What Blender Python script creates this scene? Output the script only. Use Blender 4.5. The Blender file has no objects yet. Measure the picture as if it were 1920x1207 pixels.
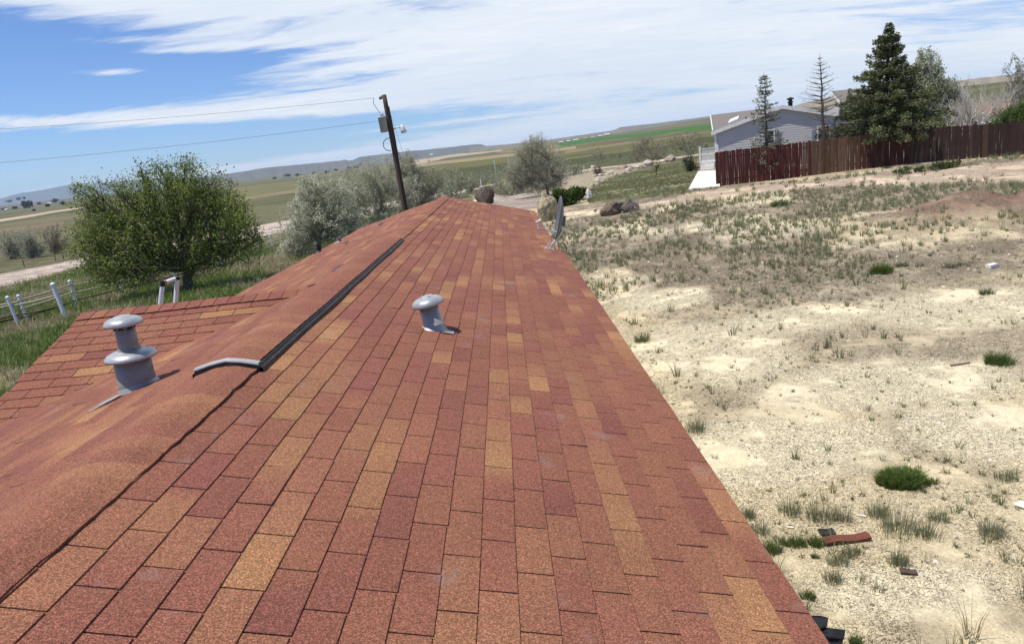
import bpy, math, random
import numpy as np
from math import radians, sin, cos, tan, pi
rng = np.random.default_rng(7)
random.seed(7)
S = bpy.context.scene
COL = S.collection

# ------------------------------------------------------------------ camera, sky, sun
F_PX = 1335.0
RW = np.array([[0.99422315, -0.01826785, -0.10576681],
               [-0.10713109, -0.22928331, -0.96744617],
               [-0.0065774, 0.97318829, -0.22991583]])      # world -> camera (x right, y down, z forward)
CAM = np.array([1.439, -1.797, 4.14])
cd = bpy.data.cameras.new('camera'); cam = bpy.data.objects.new('camera', cd); COL.objects.link(cam)
from mathutils import Matrix, Vector
m4 = Matrix([[RW[0][i], -RW[1][i], -RW[2][i], CAM[i]] for i in range(3)] + [[0, 0, 0, 1]])
cam.matrix_world = m4
cd.sensor_width = 36.0; cd.sensor_fit = 'HORIZONTAL'; cd.lens = F_PX / 1920 * 36
cd.clip_start = 0.05; cd.clip_end = 80000
S.camera = cam
S.view_settings.view_transform = 'Standard'; S.view_settings.look = 'None'
S.view_settings.exposure = 0.22; S.view_settings.gamma = 1.0
S.render.engine = 'CYCLES'

SUN_EL = radians(68)
SHD = np.array([1.0, 0.30]); SHD = SHD / np.linalg.norm(SHD)     # direction shadows fall on the ground
sund = np.array([-SHD[0] * cos(SUN_EL), -SHD[1] * cos(SUN_EL), sin(SUN_EL)])
sl = bpy.data.lights.new('sun', 'SUN'); sl.energy = 4.5; sl.angle = radians(0.53); sl.color = (1.0, 0.95, 0.87)
so = bpy.data.objects.new('sun', sl); COL.objects.link(so)
so.rotation_euler = Vector((-sund[0], -sund[1], -sund[2])).to_track_quat('-Z', 'Y').to_euler()
so.location = (-20, 0, 40)

def ray(u, v):
    return RW.T @ np.array([u - 960.0, v - 603.5, F_PX])
def azel(u, v):
    d = ray(u, v); return math.atan2(d[0], d[1]), math.atan2(d[2], math.hypot(d[0], d[1]))

class NT:
    """tiny helper for node trees"""
    def __init__(s, nt): s.nt = nt; s.n = nt.nodes; s.l = nt.links
    def node(s, t, **k):
        n = s.n.new(t)
        for a, b in k.items():
            if a[0] == 'i' and a[1:].isdigit(): s.put(n, int(a[1:]), b)
            else: setattr(n, a, b)
        return n
    def put(s, n, i, v):
        if isinstance(v, bpy.types.NodeSocket): s.l.new(v, n.inputs[i])
        else: n.inputs[i].default_value = v
    def math(s, op, a, b=None, c=None, clamp=False):
        n = s.n.new('ShaderNodeMath'); n.operation = op; n.use_clamp = clamp
        s.put(n, 0, a)
        if b is not None: s.put(n, 1, b)
        if c is not None: s.put(n, 2, c)
        return n.outputs[0]
    def mix(s, f, a, b, blend='MIX'):
        n = s.n.new('ShaderNodeMix'); n.data_type = 'RGBA'; n.blend_type = blend; n.clamp_factor = True
        s.put(n, 0, f); s.put(n, 6, a); s.put(n, 7, b); return n.outputs[2]
    def noise(s, vec, scale, detail=3, rough=.55, dist=0, out=0):
        n = s.n.new('ShaderNodeTexNoise'); n.inputs['Scale'].default_value = scale; n.inputs['Detail'].default_value = detail
        n.inputs['Roughness'].default_value = rough; n.inputs['Distortion'].default_value = dist
        if vec is not None: s.l.new(vec, n.inputs['Vector'])
        return n.outputs[out]
    def ramp(s, fac, stops):
        n = s.n.new('ShaderNodeValToRGB'); e = n.color_ramp.elements
        while len(e) < len(stops): e.new(.5)
        for i, (p, c) in enumerate(stops):
            e[i].position = p; e[i].color = c if hasattr(c, '__len__') else (c, c, c, 1)
        s.l.new(fac, n.inputs[0]); return n.outputs[0]
    def mapr(s, x, a, b, c=0., d=1.):
        n = s.n.new('ShaderNodeMapRange'); n.interpolation_type = 'SMOOTHSTEP'
        for i, v in enumerate((x, a, b, c, d)): s.put(n, i, v)
        return n.outputs[0]

W = bpy.data.worlds.new("World"); S.world = W; W.use_nodes = True
t = NT(W.node_tree); t.n.clear()
sky = t.node('ShaderNodeTexSky', sky_type='NISHITA', sun_disc=False)
sky.sun_elevation = SUN_EL; sky.sun_rotation = math.atan2(sund[0], sund[1]); sky.altitude = 1500
sky.air_density = 1.0; sky.dust_density = 0.6; sky.ozone_density = 2.0
skyc = t.mix(1.0, sky.outputs[0], (0.068, 0.087, 0.120, 1), 'MULTIPLY')
tc = t.node('ShaderNodeTexCoord'); sep = t.node('ShaderNodeSeparateXYZ'); t.l.new(tc.outputs['Generated'], sep.inputs[0])
X, Y, Z = sep.outputs
az = t.math('ARCTAN2', X, Y); el = t.math('ARCSINE', Z)
den = t.math('ADD', t.math('MAXIMUM', Z, 0.0), 0.13)
cx = t.math('DIVIDE', X, den); cy = t.math('DIVIDE', Y, den)
def cvec(sx, sy, off):
    n = t.node('ShaderNodeCombineXYZ'); t.put(n, 0, t.math('MULTIPLY', cx, sx)); t.put(n, 1, t.math('MULTIPLY', cy, sy)); n.inputs[2].default_value = off
    return n.outputs[0]
n1 = t.noise(cvec(.62, 1.7, 3.1), 1.0, 10, .64, 1.1)
n2 = t.noise(cvec(1.5, 3.6, 8.7), 1.7, 9, .66, .8)
n3 = t.noise(cvec(.35, .8, 1.7), .9, 3, .5, .3)
dens = t.math('ADD', t.math('MULTIPLY', n1, .62), t.math('MULTIPLY', n2, .38)); dens = t.math('MULTIPLY_ADD', t.math('SUBTRACT', dens, .5), 1.45, .5)
def blob(u, v, su, sv, amp, rot=0):
    a0, e0 = azel(u, v); sa = su / 1335; se = sv / 1335
    da = t.math('SUBTRACT', az, a0); de = t.math('SUBTRACT', el, e0)
    if rot:
        c, s_ = cos(rot), sin(rot)
        da, de = (t.math('ADD', t.math('MULTIPLY', da, c), t.math('MULTIPLY', de, s_)),
                  t.math('SUBTRACT', t.math('MULTIPLY', de, c), t.math('MULTIPLY', da, s_)))
    q = t.math('ADD', t.math('POWER', t.math('ABSOLUTE', t.math('DIVIDE', da, sa)), 2.0), t.math('POWER', t.math('ABSOLUTE', t.math('DIVIDE', de, se)), 2.0))
    return t.math('MULTIPLY', t.math('EXPONENT', t.math('MULTIPLY', q, -1.0)), amp)
bias = 0.16
for b in [(60, 110, 430, 75, -.42), (330, 160, 240, 55, -.22), (200, 290, 480, 42, -.42), (-450, 150, 420, 240, -.3),
          (560, 255, 330, 34, -.20), (250, 222, 330, 17, .34), (520, 205, 200, 22, .18), (30, 228, 120, 12, .2), (190, 15, 330, 42, .26), (560, 312, 260, 13, .62), (330, 350, 200, 12, .5), (200, 135, 90, 9, .3), (240, 75, 120, 7, .25), (420, 85, 130, 9, .25),
          (560, 60, 200, 30, .1), (450, 115, 150, 10, -.08), (200, 135, 60, 7, .22), (300, 98, 90, 6, .22), (820, 215, 260, 9, -.13), (1600, 110, 200, 20, -.09), (1840, 20, 170, 22, -.15), (1250, 250, 500, 60, .12), (900, 120, 350, 60, .14),
          (1000, 60, 300, 40, .1), (1330, 40, 160, 40, .1), (700, 110, 170, 14, -.05)]:
    bias = t.math('ADD', bias, blob(*b))
fwd = t.mapr(t.math('ABSOLUTE', az), 1.0, 1.9, 0.0, -0.3)
up = t.mapr(el, .45, .9, 0.0, -.28)
dsum = t.math('ADD', t.math('ADD', dens, bias), t.math('ADD', fwd, up))
mask = t.mapr(dsum, .36, .70, 0, .98)
shade = t.mapr(t.math('ADD', t.math('MULTIPLY', n2, .5), t.math('MULTIPLY', n3, .6)), .38, .72, 0, 1)
ccol = t.mix(shade, (.85, .87, .90, 1), (.68, .745, .84, 1))
skyfin = t.mix(mask, skyc, ccol)
bg = t.node('ShaderNodeBackground'); t.l.new(skyfin, bg.inputs[0]); bg.inputs[1].default_value = 1.0
wo = t.node('ShaderNodeOutputWorld'); t.l.new(bg.outputs[0], wo.inputs[0])

# ------------------------------------------------------------------ generic helpers
def vnoise(x, y, scale, seed=0):
    """smooth 2-D value noise, vectorised, 0..1"""
    x = np.asarray(x, float) / scale; y = np.asarray(y, float) / scale
    xi = np.floor(x).astype(np.int64); yi = np.floor(y).astype(np.int64)
    fx = x - xi; fy = y - yi; fx = fx * fx * (3 - 2 * fx); fy = fy * fy * (3 - 2 * fy)
    def h(a, b):
        n = (a * 374761393 + b * 668265263 + seed * 1442695041) & 0xffffffff
        n = ((n ^ (n >> 13)) * 1274126177) & 0xffffffff
        return ((n ^ (n >> 16)) & 0xffff) / 65535.0
    return (h(xi, yi) * (1 - fx) + h(xi + 1, yi) * fx) * (1 - fy) + (h(xi, yi + 1) * (1 - fx) + h(xi + 1, yi + 1) * fx) * fy
def fbm(x, y, scale, oct=4, seed=0):
    r = 0; a = .5; tot = 0
    for i in range(oct):
        r = r + a * vnoise(x, y, scale / 2 ** i, seed + i * 17); tot += a; a *= .5
    return r / tot
def sstep(x, a, b):
    q = np.clip((np.asarray(x, float) - a) / (b - a), 0, 1); return q * q * (3 - 2 * q)

def tag(o, label=None, cat=None, group=None, kind=None):
    if label: o['label'] = label
    if cat: o['category'] = cat
    if group: o['group'] = group
    if kind: o['kind'] = kind
    return o
def thing(name, loc, label, cat, group=None):
    o = bpy.data.objects.new(name, None); COL.objects.link(o); o.location = [float(c) for c in loc]; o.empty_display_size = .2
    return tag(o, label, cat, group)
def world_loc(p):
    v = Vector((0, 0, 0))
    while p: v = v + p.location; p = p.parent
    return np.array(v)
def mesh_np(name, V, F, mat, parent=None, C=None, smooth=False, UV=None):
    """V (n,3) world coordinates, F (m,k) or list of faces; C per-vertex colour"""
    V = np.asarray(V, dtype=np.float64)
    if parent is not None: V = V - world_loc(parent)
    me = bpy.data.meshes.new(name)
    if isinstance(F, np.ndarray):
        m, k = F.shape
        me.vertices.add(len(V)); me.vertices.foreach_set('co', V.astype(np.float32).ravel())
        me.loops.add(m * k); me.loops.foreach_set('vertex_index', F.astype(np.int32).ravel())
        me.polygons.add(m); me.polygons.foreach_set('loop_start', np.arange(0, m * k, k, dtype=np.int32))
        me.polygons.foreach_set('loop_total', np.full(m, k, dtype=np.int32))
        me.update(calc_edges=True)
    else:
        me.from_pydata([tuple(v) for v in V], [], [tuple(int(i) for i in f) for f in F]); me.update()
    me.polygons.foreach_set('use_smooth', np.full(len(me.polygons), bool(smooth), dtype=bool))
    if C is not None:
        C = np.asarray(C, dtype=np.float32)
        if C.shape[1] == 3: C = np.hstack([C, np.ones((len(C), 1), np.float32)])
        a = me.color_attributes.new('Col', 'FLOAT_COLOR', 'POINT'); a.data.foreach_set('color', C.ravel())
    me.materials.append(mat)
    o = bpy.data.objects.new(name, me); COL.objects.link(o)
    if parent is not None: o.parent = parent
    return o

class MB:
    def __init__(s): s.V = []; s.F = []; s.C = []
    def add(s, V, F, c=(.5, .5, .5)):
        b = len(s.V); s.V += [tuple(map(float, v)) for v in V]; s.F += [tuple(b + i for i in f) for f in F]; s.C += [tuple(c)] * len(V)
    def box(s, c, size, ax=None, col=(.5, .5, .5), bev=0):
        """c centre, size (x,y,z), ax 3x3 rows = local axes"""
        ax = np.eye(3) if ax is None else np.asarray(ax, float); h = np.array(size) / 2.0; c = np.asarray(c, float)
        V = [c + ax[0] * h[0] * i + ax[1] * h[1] * j + ax[2] * h[2] * k for i in (-1, 1) for j in (-1, 1) for k in (-1, 1)]
        s.add(V, [(0, 1, 3, 2), (4, 6, 7, 5), (0, 4, 5, 1), (2, 3, 7, 6), (0, 2, 6, 4), (1, 5, 7, 3)], col)
    def tube(s, P, R, n=8, col=(.5, .5, .5), cap=True):
        P = [np.asarray(p, float) for p in P]
        if not hasattr(R, '__len__'): R = [R] * len(P)
        V = []; up = np.array([0.13, .31, .94])
        for i, p in enumerate(P):
            d = P[min(i + 1, len(P) - 1)] - P[max(i - 1, 0)]; d = d / (np.linalg.norm(d) + 1e-12)
            a = np.cross(d, up)
            if np.linalg.norm(a) < .15: a = np.cross(d, np.array([1., 0, 0]))
            a /= np.linalg.norm(a); b = np.cross(d, a); up = np.cross(a, d)
            for k in range(n):
                w = 2 * pi * k / n; V.append(p + R[i] * (a * cos(w) + b * sin(w)))
        F = [(i * n + k, i * n + (k + 1) % n, (i + 1) * n + (k + 1) % n, (i + 1) * n + k) for i in range(len(P) - 1) for k in range(n)]
        if cap: F += [tuple(range(n))[::-1], tuple((len(P) - 1) * n + k for k in range(n))]
        s.add(V, F, col)
    def lathe(s, prof, c, n=32, axis=(0, 0, 1), col=(.5, .5, .5)):
        axis = np.asarray(axis, float); axis /= np.linalg.norm(axis); a = np.cross(axis, (0.0, 1, 0)); a /= np.linalg.norm(a); b = np.cross(axis, a); c = np.asarray(c, float)
        V = []
        for r, z in prof:
            for k in range(n):
                w = 2 * pi * k / n; V.append(c + axis * z + r * (a * cos(w) + b * sin(w)))
        F = [(i * n + k, i * n + (k + 1) % n, (i + 1) * n + (k + 1) % n, (i + 1) * n + k) for i in range(len(prof) - 1) for k in range(n)]
        s.add(V, F, col)
    def poly(s, V, col=(.5, .5, .5)): s.add(V, [tuple(range(len(V)))], col)
    def prism(s, P, off, col=(.5, .5, .5)):
        """outline P extruded by vector off"""
        n = len(P); P = [np.asarray(p, float) for p in P]; off = np.asarray(off, float)
        s.add(P + [p + off for p in P], [tuple(range(n))[::-1], tuple(range(n, 2 * n))] + [(i, (i + 1) % n, n + (i + 1) % n, n + i) for i in range(n)], col)
    def build(s, name, mat, parent=None, smooth=False):
        return mesh_np(name, np.array(s.V), s.F, mat, parent, np.array(s.C), smooth)

# ------------------------------------------------------------------ materials
def mat(name, col=(.5, .5, .5), rough=.7, metal=0, var=.12, vscale=8, bump=0, bscale=40, attr=False, attr_mul=1.0, spec=.4, dirt=None, dscale=3):
    m = bpy.data.materials.new(name); m.use_nodes = True; q = NT(m.node_tree); p = q.n['Principled BSDF']
    geo = q.node('ShaderNodeTexCoord').outputs['Object']
    if attr:
        base = q.node('ShaderNodeVertexColor', layer_name='Col').outputs[0]
    else:
        base = (*col, 1)
    nz = q.noise(geo, vscale, 5)
    f = q.math('MULTIPLY_ADD', nz, 2 * var, 1 - var)
    cc = q.node('ShaderNodeCombineColor'); [q.l.new(f, cc.inputs[i]) for i in range(3)]
    c = q.mix(1.0, base, cc.outputs[0], 'MULTIPLY')
    if dirt:
        dm = q.mapr(q.noise(geo, dscale, 6, .65), .5, .68, 0, .85); c = q.mix(dm, c, (*dirt, 1))
    q.l.new(c, p.inputs['Base Color'])
    p.inputs['Roughness'].default_value = rough; p.inputs['Metallic'].default_value = metal; p.inputs['Specular IOR Level'].default_value = spec
    if bump:
        b = q.node('ShaderNodeBump'); b.inputs['Strength'].default_value = bump; b.inputs['Distance'].default_value = .02
        q.l.new(q.noise(geo, bscale, 6), b.inputs['Height']); q.l.new(b.outputs[0], p.inputs['Normal'])
    return m
def leaf_mat(name, trans=.25, rough=.6):
    m = bpy.data.materials.new(name); m.use_nodes = True; q = NT(m.node_tree); q.n.clear()
    c = q.node('ShaderNodeVertexColor', layer_name='Col').outputs[0]
    d = q.node('ShaderNodeBsdfPrincipled'); q.l.new(c, d.inputs[0]); d.inputs['Roughness'].default_value = rough; d.inputs['Specular IOR Level'].default_value = .25
    tr = q.node('ShaderNodeBsdfTranslucent'); q.l.new(c, tr.inputs[0])
    mx = q.node('ShaderNodeMixShader'); mx.inputs[0].default_value = trans; q.l.new(d.outputs[0], mx.inputs[1]); q.l.new(tr.outputs[0], mx.inputs[2])
    o = q.node('ShaderNodeOutputMaterial'); q.l.new(mx.outputs[0], o.inputs[0]); return m

def shingle_mat(name):
    m = bpy.data.materials.new(name); m.use_nodes = True; q = NT(m.node_tree); p = q.n['Principled BSDF']
    obj = q.node('ShaderNodeTexCoord').outputs['Object']
    base = q.node('ShaderNodeVertexColor', layer_name='Col').outputs[0]
    g1 = q.noise(obj, 260, 2, .6); g2 = q.noise(obj, 520, 1, .5)
    v = q.node('ShaderNodeTexVoronoi'); v.inputs['Scale'].default_value = 300; q.l.new(obj, v.inputs['Vector'])
    sp = q.node('ShaderNodeSeparateColor'); q.l.new(v.outputs['Color'], sp.inputs[0])
    grain = q.ramp(sp.outputs[0], [(0, .34), (.3, .72), (.7, 1.12), (1, 2.0)])
    c = q.mix(.85, base, grain, 'MULTIPLY')
    hue = q.ramp(sp.outputs[1], [(0, (1.12, .86, .86, 1)), (.5, (1, 1, 1, 1)), (1, (1.05, 1.2, 1.0, 1))])
    c = q.mix(.7, c, hue, 'MULTIPLY')
    c = q.mix(q.mapr(g1, .60, .72, 0, .45), c, (.05, .028, .024, 1))
    # grey scuffs where granules are lost, and broad weathering
    sc = q.math('MULTIPLY', q.mapr(q.noise(obj, 3.2, 4, .6), .60, .74, 0, .6), q.mapr(g2, .35, .6, .2, 1))
    c = q.mix(sc, c, (.26, .19, .175, 1))
    wz = q.math('MULTIPLY_ADD', q.noise(obj, 1.1, 4), .30, .86)
    cc = q.node('ShaderNodeCombineColor'); [q.l.new(wz, cc.inputs[i]) for i in range(3)]
    c = q.mix(1, c, cc.outputs[0], 'MULTIPLY')
    q.l.new(c, p.inputs['Base Color']); p.inputs['Roughness'].default_value = .92; p.inputs['Specular IOR Level'].default_value = .25
    b = q.node('ShaderNodeBump'); b.inputs['Strength'].default_value = .55; b.inputs['Distance'].default_value = .003
    q.l.new(q.math('ADD', g1, q.math('MULTIPLY', sp.outputs[2], .5)), b.inputs['Height']); q.l.new(b.outputs[0], p.inputs['Normal'])
    return m

M = dict(
    shingle=shingle_mat('asphalt_shingle'),
    deck=mat('roof_felt', (.012, .010, .010), .95, var=.3),
    black=mat('black_plastic', (.014, .014, .015), .55, var=.35, vscale=30, dirt=(.06, .05, .045), dscale=14),
    grey=mat('grey_plastic', (.34, .34, .34), .5, var=.12, vscale=20, dirt=(.22, .2, .19), dscale=12),
    galv=mat('galvanised_steel', (.36, .355, .34), .42, metal=.3, var=.16, vscale=7, dirt=(.30, .25, .22), dscale=5, bump=.15, bscale=12),
    galvd=mat('weathered_steel_pipe', (.25, .235, .215), .5, metal=.12, var=.3, vscale=9, dirt=(.14, .09, .07), dscale=8, bump=.25, bscale=14),
    cap=mat('painted_steel_cap', (.40, .41, .41), .36, metal=.35, var=.08, vscale=9, dirt=(.34, .32, .30), dscale=16, bump=.1, bscale=10),
    tar=mat('tar_sealant', (.02, .02, .03), .5, var=.3),
    wall=mat('beige_siding', (.45, .40, .33), .8),
    white=mat('white_paint', (.74, .74, .72), .55, var=.08, dirt=(.45, .40, .34), dscale=9),
    wpost=mat('weathered_white_vinyl', (.72, .74, .76), .5, var=.07, vscale=6),
    rail=mat('bare_pole_rail', (.46, .40, .30), .8, var=.25, vscale=12),
    dish=mat('grey_dish_enamel', (.12, .13, .14), .45, var=.1),
    steel=mat('galvanised_mast', (.50, .51, .52), .4, metal=.5, var=.1),
    cable=mat('cable', (.03, .03, .03), .6),
    glassg=mat('green_insulator', (.02, .14, .10), .25),
    pole=mat('creosoted_pole', (.085, .055, .042), .85, var=.45, vscale=9, bump=.4, bscale=18),
    bark=mat('bark', (.10, .082, .066), .95, var=.4, vscale=14, bump=.5, bscale=20),
    greybark=mat('grey_twig_bark', (.26, .235, .20), .95, var=.25, vscale=14),
    palebark=mat('pale_bark', (.55, .50, .44), .9, var=.2, vscale=14),
    deadbark=mat('dead_conifer_bark', (.17, .125, .11), .95, var=.3, vscale=14),
    leaf=leaf_mat('leaf', .42), needle=leaf_mat('needle', .08, .7), blade=leaf_mat('grass_blade', .3),
    concrete=mat('white_concrete', (.72, .68, .60), .85, var=.12, vscale=4, dirt=(.55, .48, .38), dscale=3),
    picket=mat('stained_pickets', attr=True, rough=.85, var=.35, vscale=3.5),
    siding=mat('grey_lap_siding', (.50, .485, .48), .75, var=.05),
    croof=mat('composition_roof', (.18, .16, .145), .95, var=.2, vscale=5),
    glass=mat('window_glass', (.03, .04, .05), .08, var=.1, spec=.7),
    shutter=mat('slate_shutter', (.22, .27, .32), .7),
    rock=mat('tan_rock', attr=True, rough=.95, var=.42, vscale=3.4, bump=.9, bscale=7),
    rust=mat('rusty_sheet', (.22, .12, .08), .9, var=.3),
    vcol=mat('plain_tint', attr=True, rough=.9, var=.15, vscale=2),
    ceramic=mat('ceramic', (.6, .6, .6), .3),
    red=mat('red_sticker', (.6, .05, .04), .5),
)

# ------------------------------------------------------------------ terrain
RK = np.array([45., 60, 150, 400, 1000, 2000, 4000, 7000])
def hz(u): return 391.2 - 0.1094 * u          # row of the true horizon in the photo's columns
def zdv(u, dv, r):
    a, e = azel(u, hz(u) - dv); return 4.14 + r * tan(e)
TAB = [(-900, [-1.3, -1.5, -2, -2, -2, -2, 0, 6]),
       (0, [-1.0, -1.3, -2, -2, -2, -2, zdv(0, 1, 4000), zdv(0, 5, 7000)]),
       (430, [-.9, -1.3, -2, -2, -2, -2, zdv(430, 1, 4000), zdv(430, 4, 7000)]),
       (640, [-.7, -1.2, -2, -2, -1.5, 0, zdv(640, 1, 4000), zdv(640, 4, 7000)]),
       (835, [-.3, -.8, -1.6, -.5, zdv(835, -2, 1000), zdv(835, 3, 2000), zdv(835, 7, 4000), zdv(835, 9, 7000)]),
       (1000, [.1, -.2, -1.1, .4, zdv(1000, 1, 1000), zdv(1000, 7, 2000), zdv(1000, 10, 4000), zdv(1000, 12, 7000)]),
       (1150, [.7, .5, -.5, 1.4, zdv(1150, 7, 1000), zdv(1150, 11, 2000), zdv(1150, 13, 4000), zdv(1150, 16, 7000)]),
       (1330, [1.3, 1.1, .3, zdv(1330, 2, 400), zdv(1330, 12, 1000), zdv(1330, 17, 2000), zdv(1330, 22, 4000), zdv(1330, 25, 7000)]),
       (1500, [1.3, 1.4, 2.3, zdv(1500, 12, 400), zdv(1500, 22, 1000), zdv(1500, 22, 2000), zdv(1500, 18, 4000), zdv(1500, 18, 7000)]),
       (1700, [1.3, 1.6, 4, zdv(1700, 22, 400), zdv(1700, 30, 1000), zdv(1700, 22, 2000), zdv(1700, 14, 4000), zdv(1700, 10, 7000)]),
       (1920, [1.2, 1.7, 4.5, zdv(1920, 25, 400), zdv(1920, 30, 1000), zdv(1920, 22, 2000), zdv(1920, 14, 4000), zdv(1920, 10, 7000)]),
       (2900, [1.0, 1.6, 4.5, 12, 30, 34, 30, 30])]
TA = np.array([azel(u, hz(u))[0] for u, _ in TAB]); TZ = np.array([z for _, z in TAB])
MOUND = None
def Hfun(x, y):
    x = np.asarray(x, float); y = np.asarray(y, float)
    dx = x - CAM[0]; dy = y - CAM[1]; r = np.hypot(dx, dy) + 1e-6; a = np.arctan2(dx, dy)
    L = -np.minimum(1.25, .034 * np.maximum(0, -x - 2.5))
    Rr = 1.45 * sstep(y, 5, 36) * sstep(x, 1, 15) * (.75 + .25 * sstep(x, 8, 25)) - .45 * sstep(x, 22, 45) * sstep(y, 5, 30)
    near = L + Rr + .5 * sstep(y, 15, 36) * sstep(x, -2, 4) * (1 - sstep(x, 4, 16))
    near = near + .05 * (fbm(x, y, 3.0, 3, 5) - .5) * sstep(np.abs(x), 2.5, 6)
    ai = np.clip(np.interp(a, TA, np.arange(len(TA))), 0, len(TA) - 1.001); i0 = ai.astype(int); fa = ai - i0; fa = fa * fa * (3 - 2 * fa)
    ri = np.clip(np.interp(np.log(r), np.log(RK), np.arange(len(RK))), 0, len(RK) - 1.001); j0 = ri.astype(int); fr = ri - j0
    z = (TZ[i0, j0] * (1 - fr) + TZ[i0, j0 + 1] * fr) * (1 - fa) + (TZ[i0 + 1, j0] * (1 - fr) + TZ[i0 + 1, j0 + 1] * fr) * fa
    z = z + (fbm(x, y, 90, 3, 9) - .5) * np.minimum(r / 400., 1.0) * np.where(r > 1500, 4, .9)
    w = sstep(r, 38, 62); z = near * (1 - w) + z * w
    if MOUND is not None:
        q = ((x - MOUND[0]) / 2.6) ** 2 + ((y - MOUND[1]) / 1.3) ** 2; z = z + .62 * np.exp(-q) * (.8 + .4 * vnoise(x, y, .5, 3))
    return z
def hit(u, v, rmax=6800, off=0):
    d = ray(u, v); dh = math.hypot(d[0], d[1]); r = np.exp(np.linspace(np.log(2.), np.log(rmax), 2600)); tt = r / dh
    P = CAM[None, :] + d[None, :] * tt[:, None]; g = P[:, 2] - off - Hfun(P[:, 0], P[:, 1])
    k = np.argmax(g < 0)
    if g[k] >= 0: k = len(g) - 1
    f = g[k - 1] / (g[k - 1] - g[k] + 1e-12) if k > 0 else 0
    Q = P[k - 1] + (P[k] - P[k - 1]) * min(max(f, 0), 1); return Q
def at_y(u, v, yy):
    d = ray(u, v); return CAM + d * ((yy - CAM[1]) / d[1])
def scale_at(P):
    return F_PX / float(RW[2] @ (np.asarray(P) - CAM))     # photo pixels per metre
mp = hit(1830, 400); MOUND = (mp[0], mp[1])

def inpoly(x, y, poly):
    c = np.zeros(x.shape, bool); n = len(poly)
    for i in range(n):
        x1, y1 = poly[i]; x2, y2 = poly[(i + 1) % n]
        k = ((y1 > y) != (y2 > y)) & (x < (x2 - x1) * (y - y1) / (y2 - y1 + 1e-12) + x1); c ^= k
    return c

# road centre line through places seen in the photo
road_px = [(-260, 585), (0, 532), (130, 507), (320, 462), (520, 420), (700, 389), (880, 357), (1000, 338), (1130, 314), (1290, 284), (1420, 262), (1560, 243)]
RC = np.array([hit(u, v)[:2] for u, v in road_px])
A = np.polyfit(RC[:9, 0], RC[:9, 1], 2)
def road_y(x): return np.polyval(A, x)

azf = np.radians(np.concatenate([np.arange(-180, -44, 2.0), np.arange(-44, 44, .1), np.arange(44, 180, 2.0)]))
rr = np.concatenate([np.linspace(.3, 3, 10)[:-1], np.exp(np.linspace(np.log(3), np.log(7000), 420))])
AA, RR = np.meshgrid(azf, rr, indexing='ij')
GX = CAM[0] + RR * np.sin(AA); GY = CAM[1] + RR * np.cos(AA); GZ = Hfun(GX, GY)
# broad land-cover tint per vertex (no light in it)
def C3(*c): return np.array(c, float)
soil = C3(.72, .60, .385); soilp = C3(.80, .70, .48); soilg = C3(.47, .385, .27); litter = C3(.345, .285, .20)
lawn = C3(.12, .15, .045); dry = C3(.27, .23, .13); olive = C3(.095, .10, .048); rang = C3(.155, .135, .08)
xf, yf = GX.ravel(), GY.ravel(); rf = RR.ravel(); af = AA.ravel()
def mixc(c, d, w): return c * (1 - w[:, None]) + d[None, :] * w[:, None]
col = np.tile(soil, (len(xf), 1))
n_a = fbm(xf, yf, 3.2, 5, 1); n_b = fbm(xf, yf, 1.1, 4, 22); n_c = fbm(xf, yf, 9, 4, 33)
col = mixc(col, soilp, sstep(n_c, .50, .60))
col = mixc(col, soilg, sstep(n_a, .50, .62) * .5)
veg_far = sstep(yf, 11, 19) * (xf > 1)
col = mixc(col, litter, np.clip(sstep(n_a, .44, .56) * (.35 + .65 * veg_far) * .9 + veg_far * .35, 0, 1))
col = mixc(col, litter * .8, sstep(n_b, .60, .70) * .45)
# left lawn and verge
lw = sstep(-xf, 1.8, 2.6)
lcol = np.tile(lawn, (len(xf), 1)); lcol = mixc(lcol, dry, sstep(fbm(xf, yf, 2.4, 4, 41), .50, .62) * .85 * sstep(yf, 6, 18)); lcol = mixc(lcol, dry * .8, sstep(n_c, .5, .6) * .5 * sstep(-xf, 9, 16))
col = col * (1 - lw[:, None]) + lcol * lw[:, None]
# behind the yard: range land
w = sstep(rf, 48, 70) * (af > -.02); col = mixc(col, rang, w * .8)
w = sstep(yf - road_y(xf), -2, 4) * sstep(rf, 40, 50); col = mixc(col, rang, w)
w2 = sstep(rf, 85, 110); far = np.tile(olive, (len(xf), 1)); far = mixc(far, rang, sstep(fbm(xf, yf * 2, 160, 4, 61), .48, .58))
col = col * (1 - w2[:, None]) + far * w2[:, None]
def paint(px, c, amt=1.0, var=.12, jit=.0):
    global col
    P = [hit(u, v) for u, v in px]; poly = [(p[0], p[1]) for p in P]
    jx = (vnoise(xf, yf, 2.0, 71) - .5) * jit; jy = (vnoise(xf, yf, 2.0, 72) - .5) * jit
    k = inpoly(xf + jx, yf + jy, poly); ww = k.astype(float) * amt
    cc = np.asarray(c)[None, :] * (1 + (fbm(xf, yf, 14, 3, 77) - .5) * 2 * var)[:, None]
    col = col * (1 - ww[:, None]) + cc * ww[:, None]
track = C3(.62, .48, .35)
paint([(930, 396), (1090, 392), (1200, 384), (1345, 353), (1500, 340), (1640, 327), (1760, 314), (1925, 300), (1925, 338), (1700, 344), (1500, 356), (1345, 375), (1190, 388), (1090, 398), (960, 404)], track, .85, .1, .8)
paint([(1345, 350), (1640, 325), (1925, 293), (1925, 302), (1640, 334), (1345, 358)], litter, .6, .2, .6)
paint([(880, 366), (1055, 360), (1075, 375), (1010, 388), (900, 378)], C3(.42, .35, .30), .9, .06, .6)
GSL = [(1112, 352), (1146, 333), (1180, 326), (1258, 308), (1300, 300), (1312, 330), (1290, 361), (1190, 376), (1100, 382)]
paint(GSL, C3(.20, .20, .095), .85, .3, .4)
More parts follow.
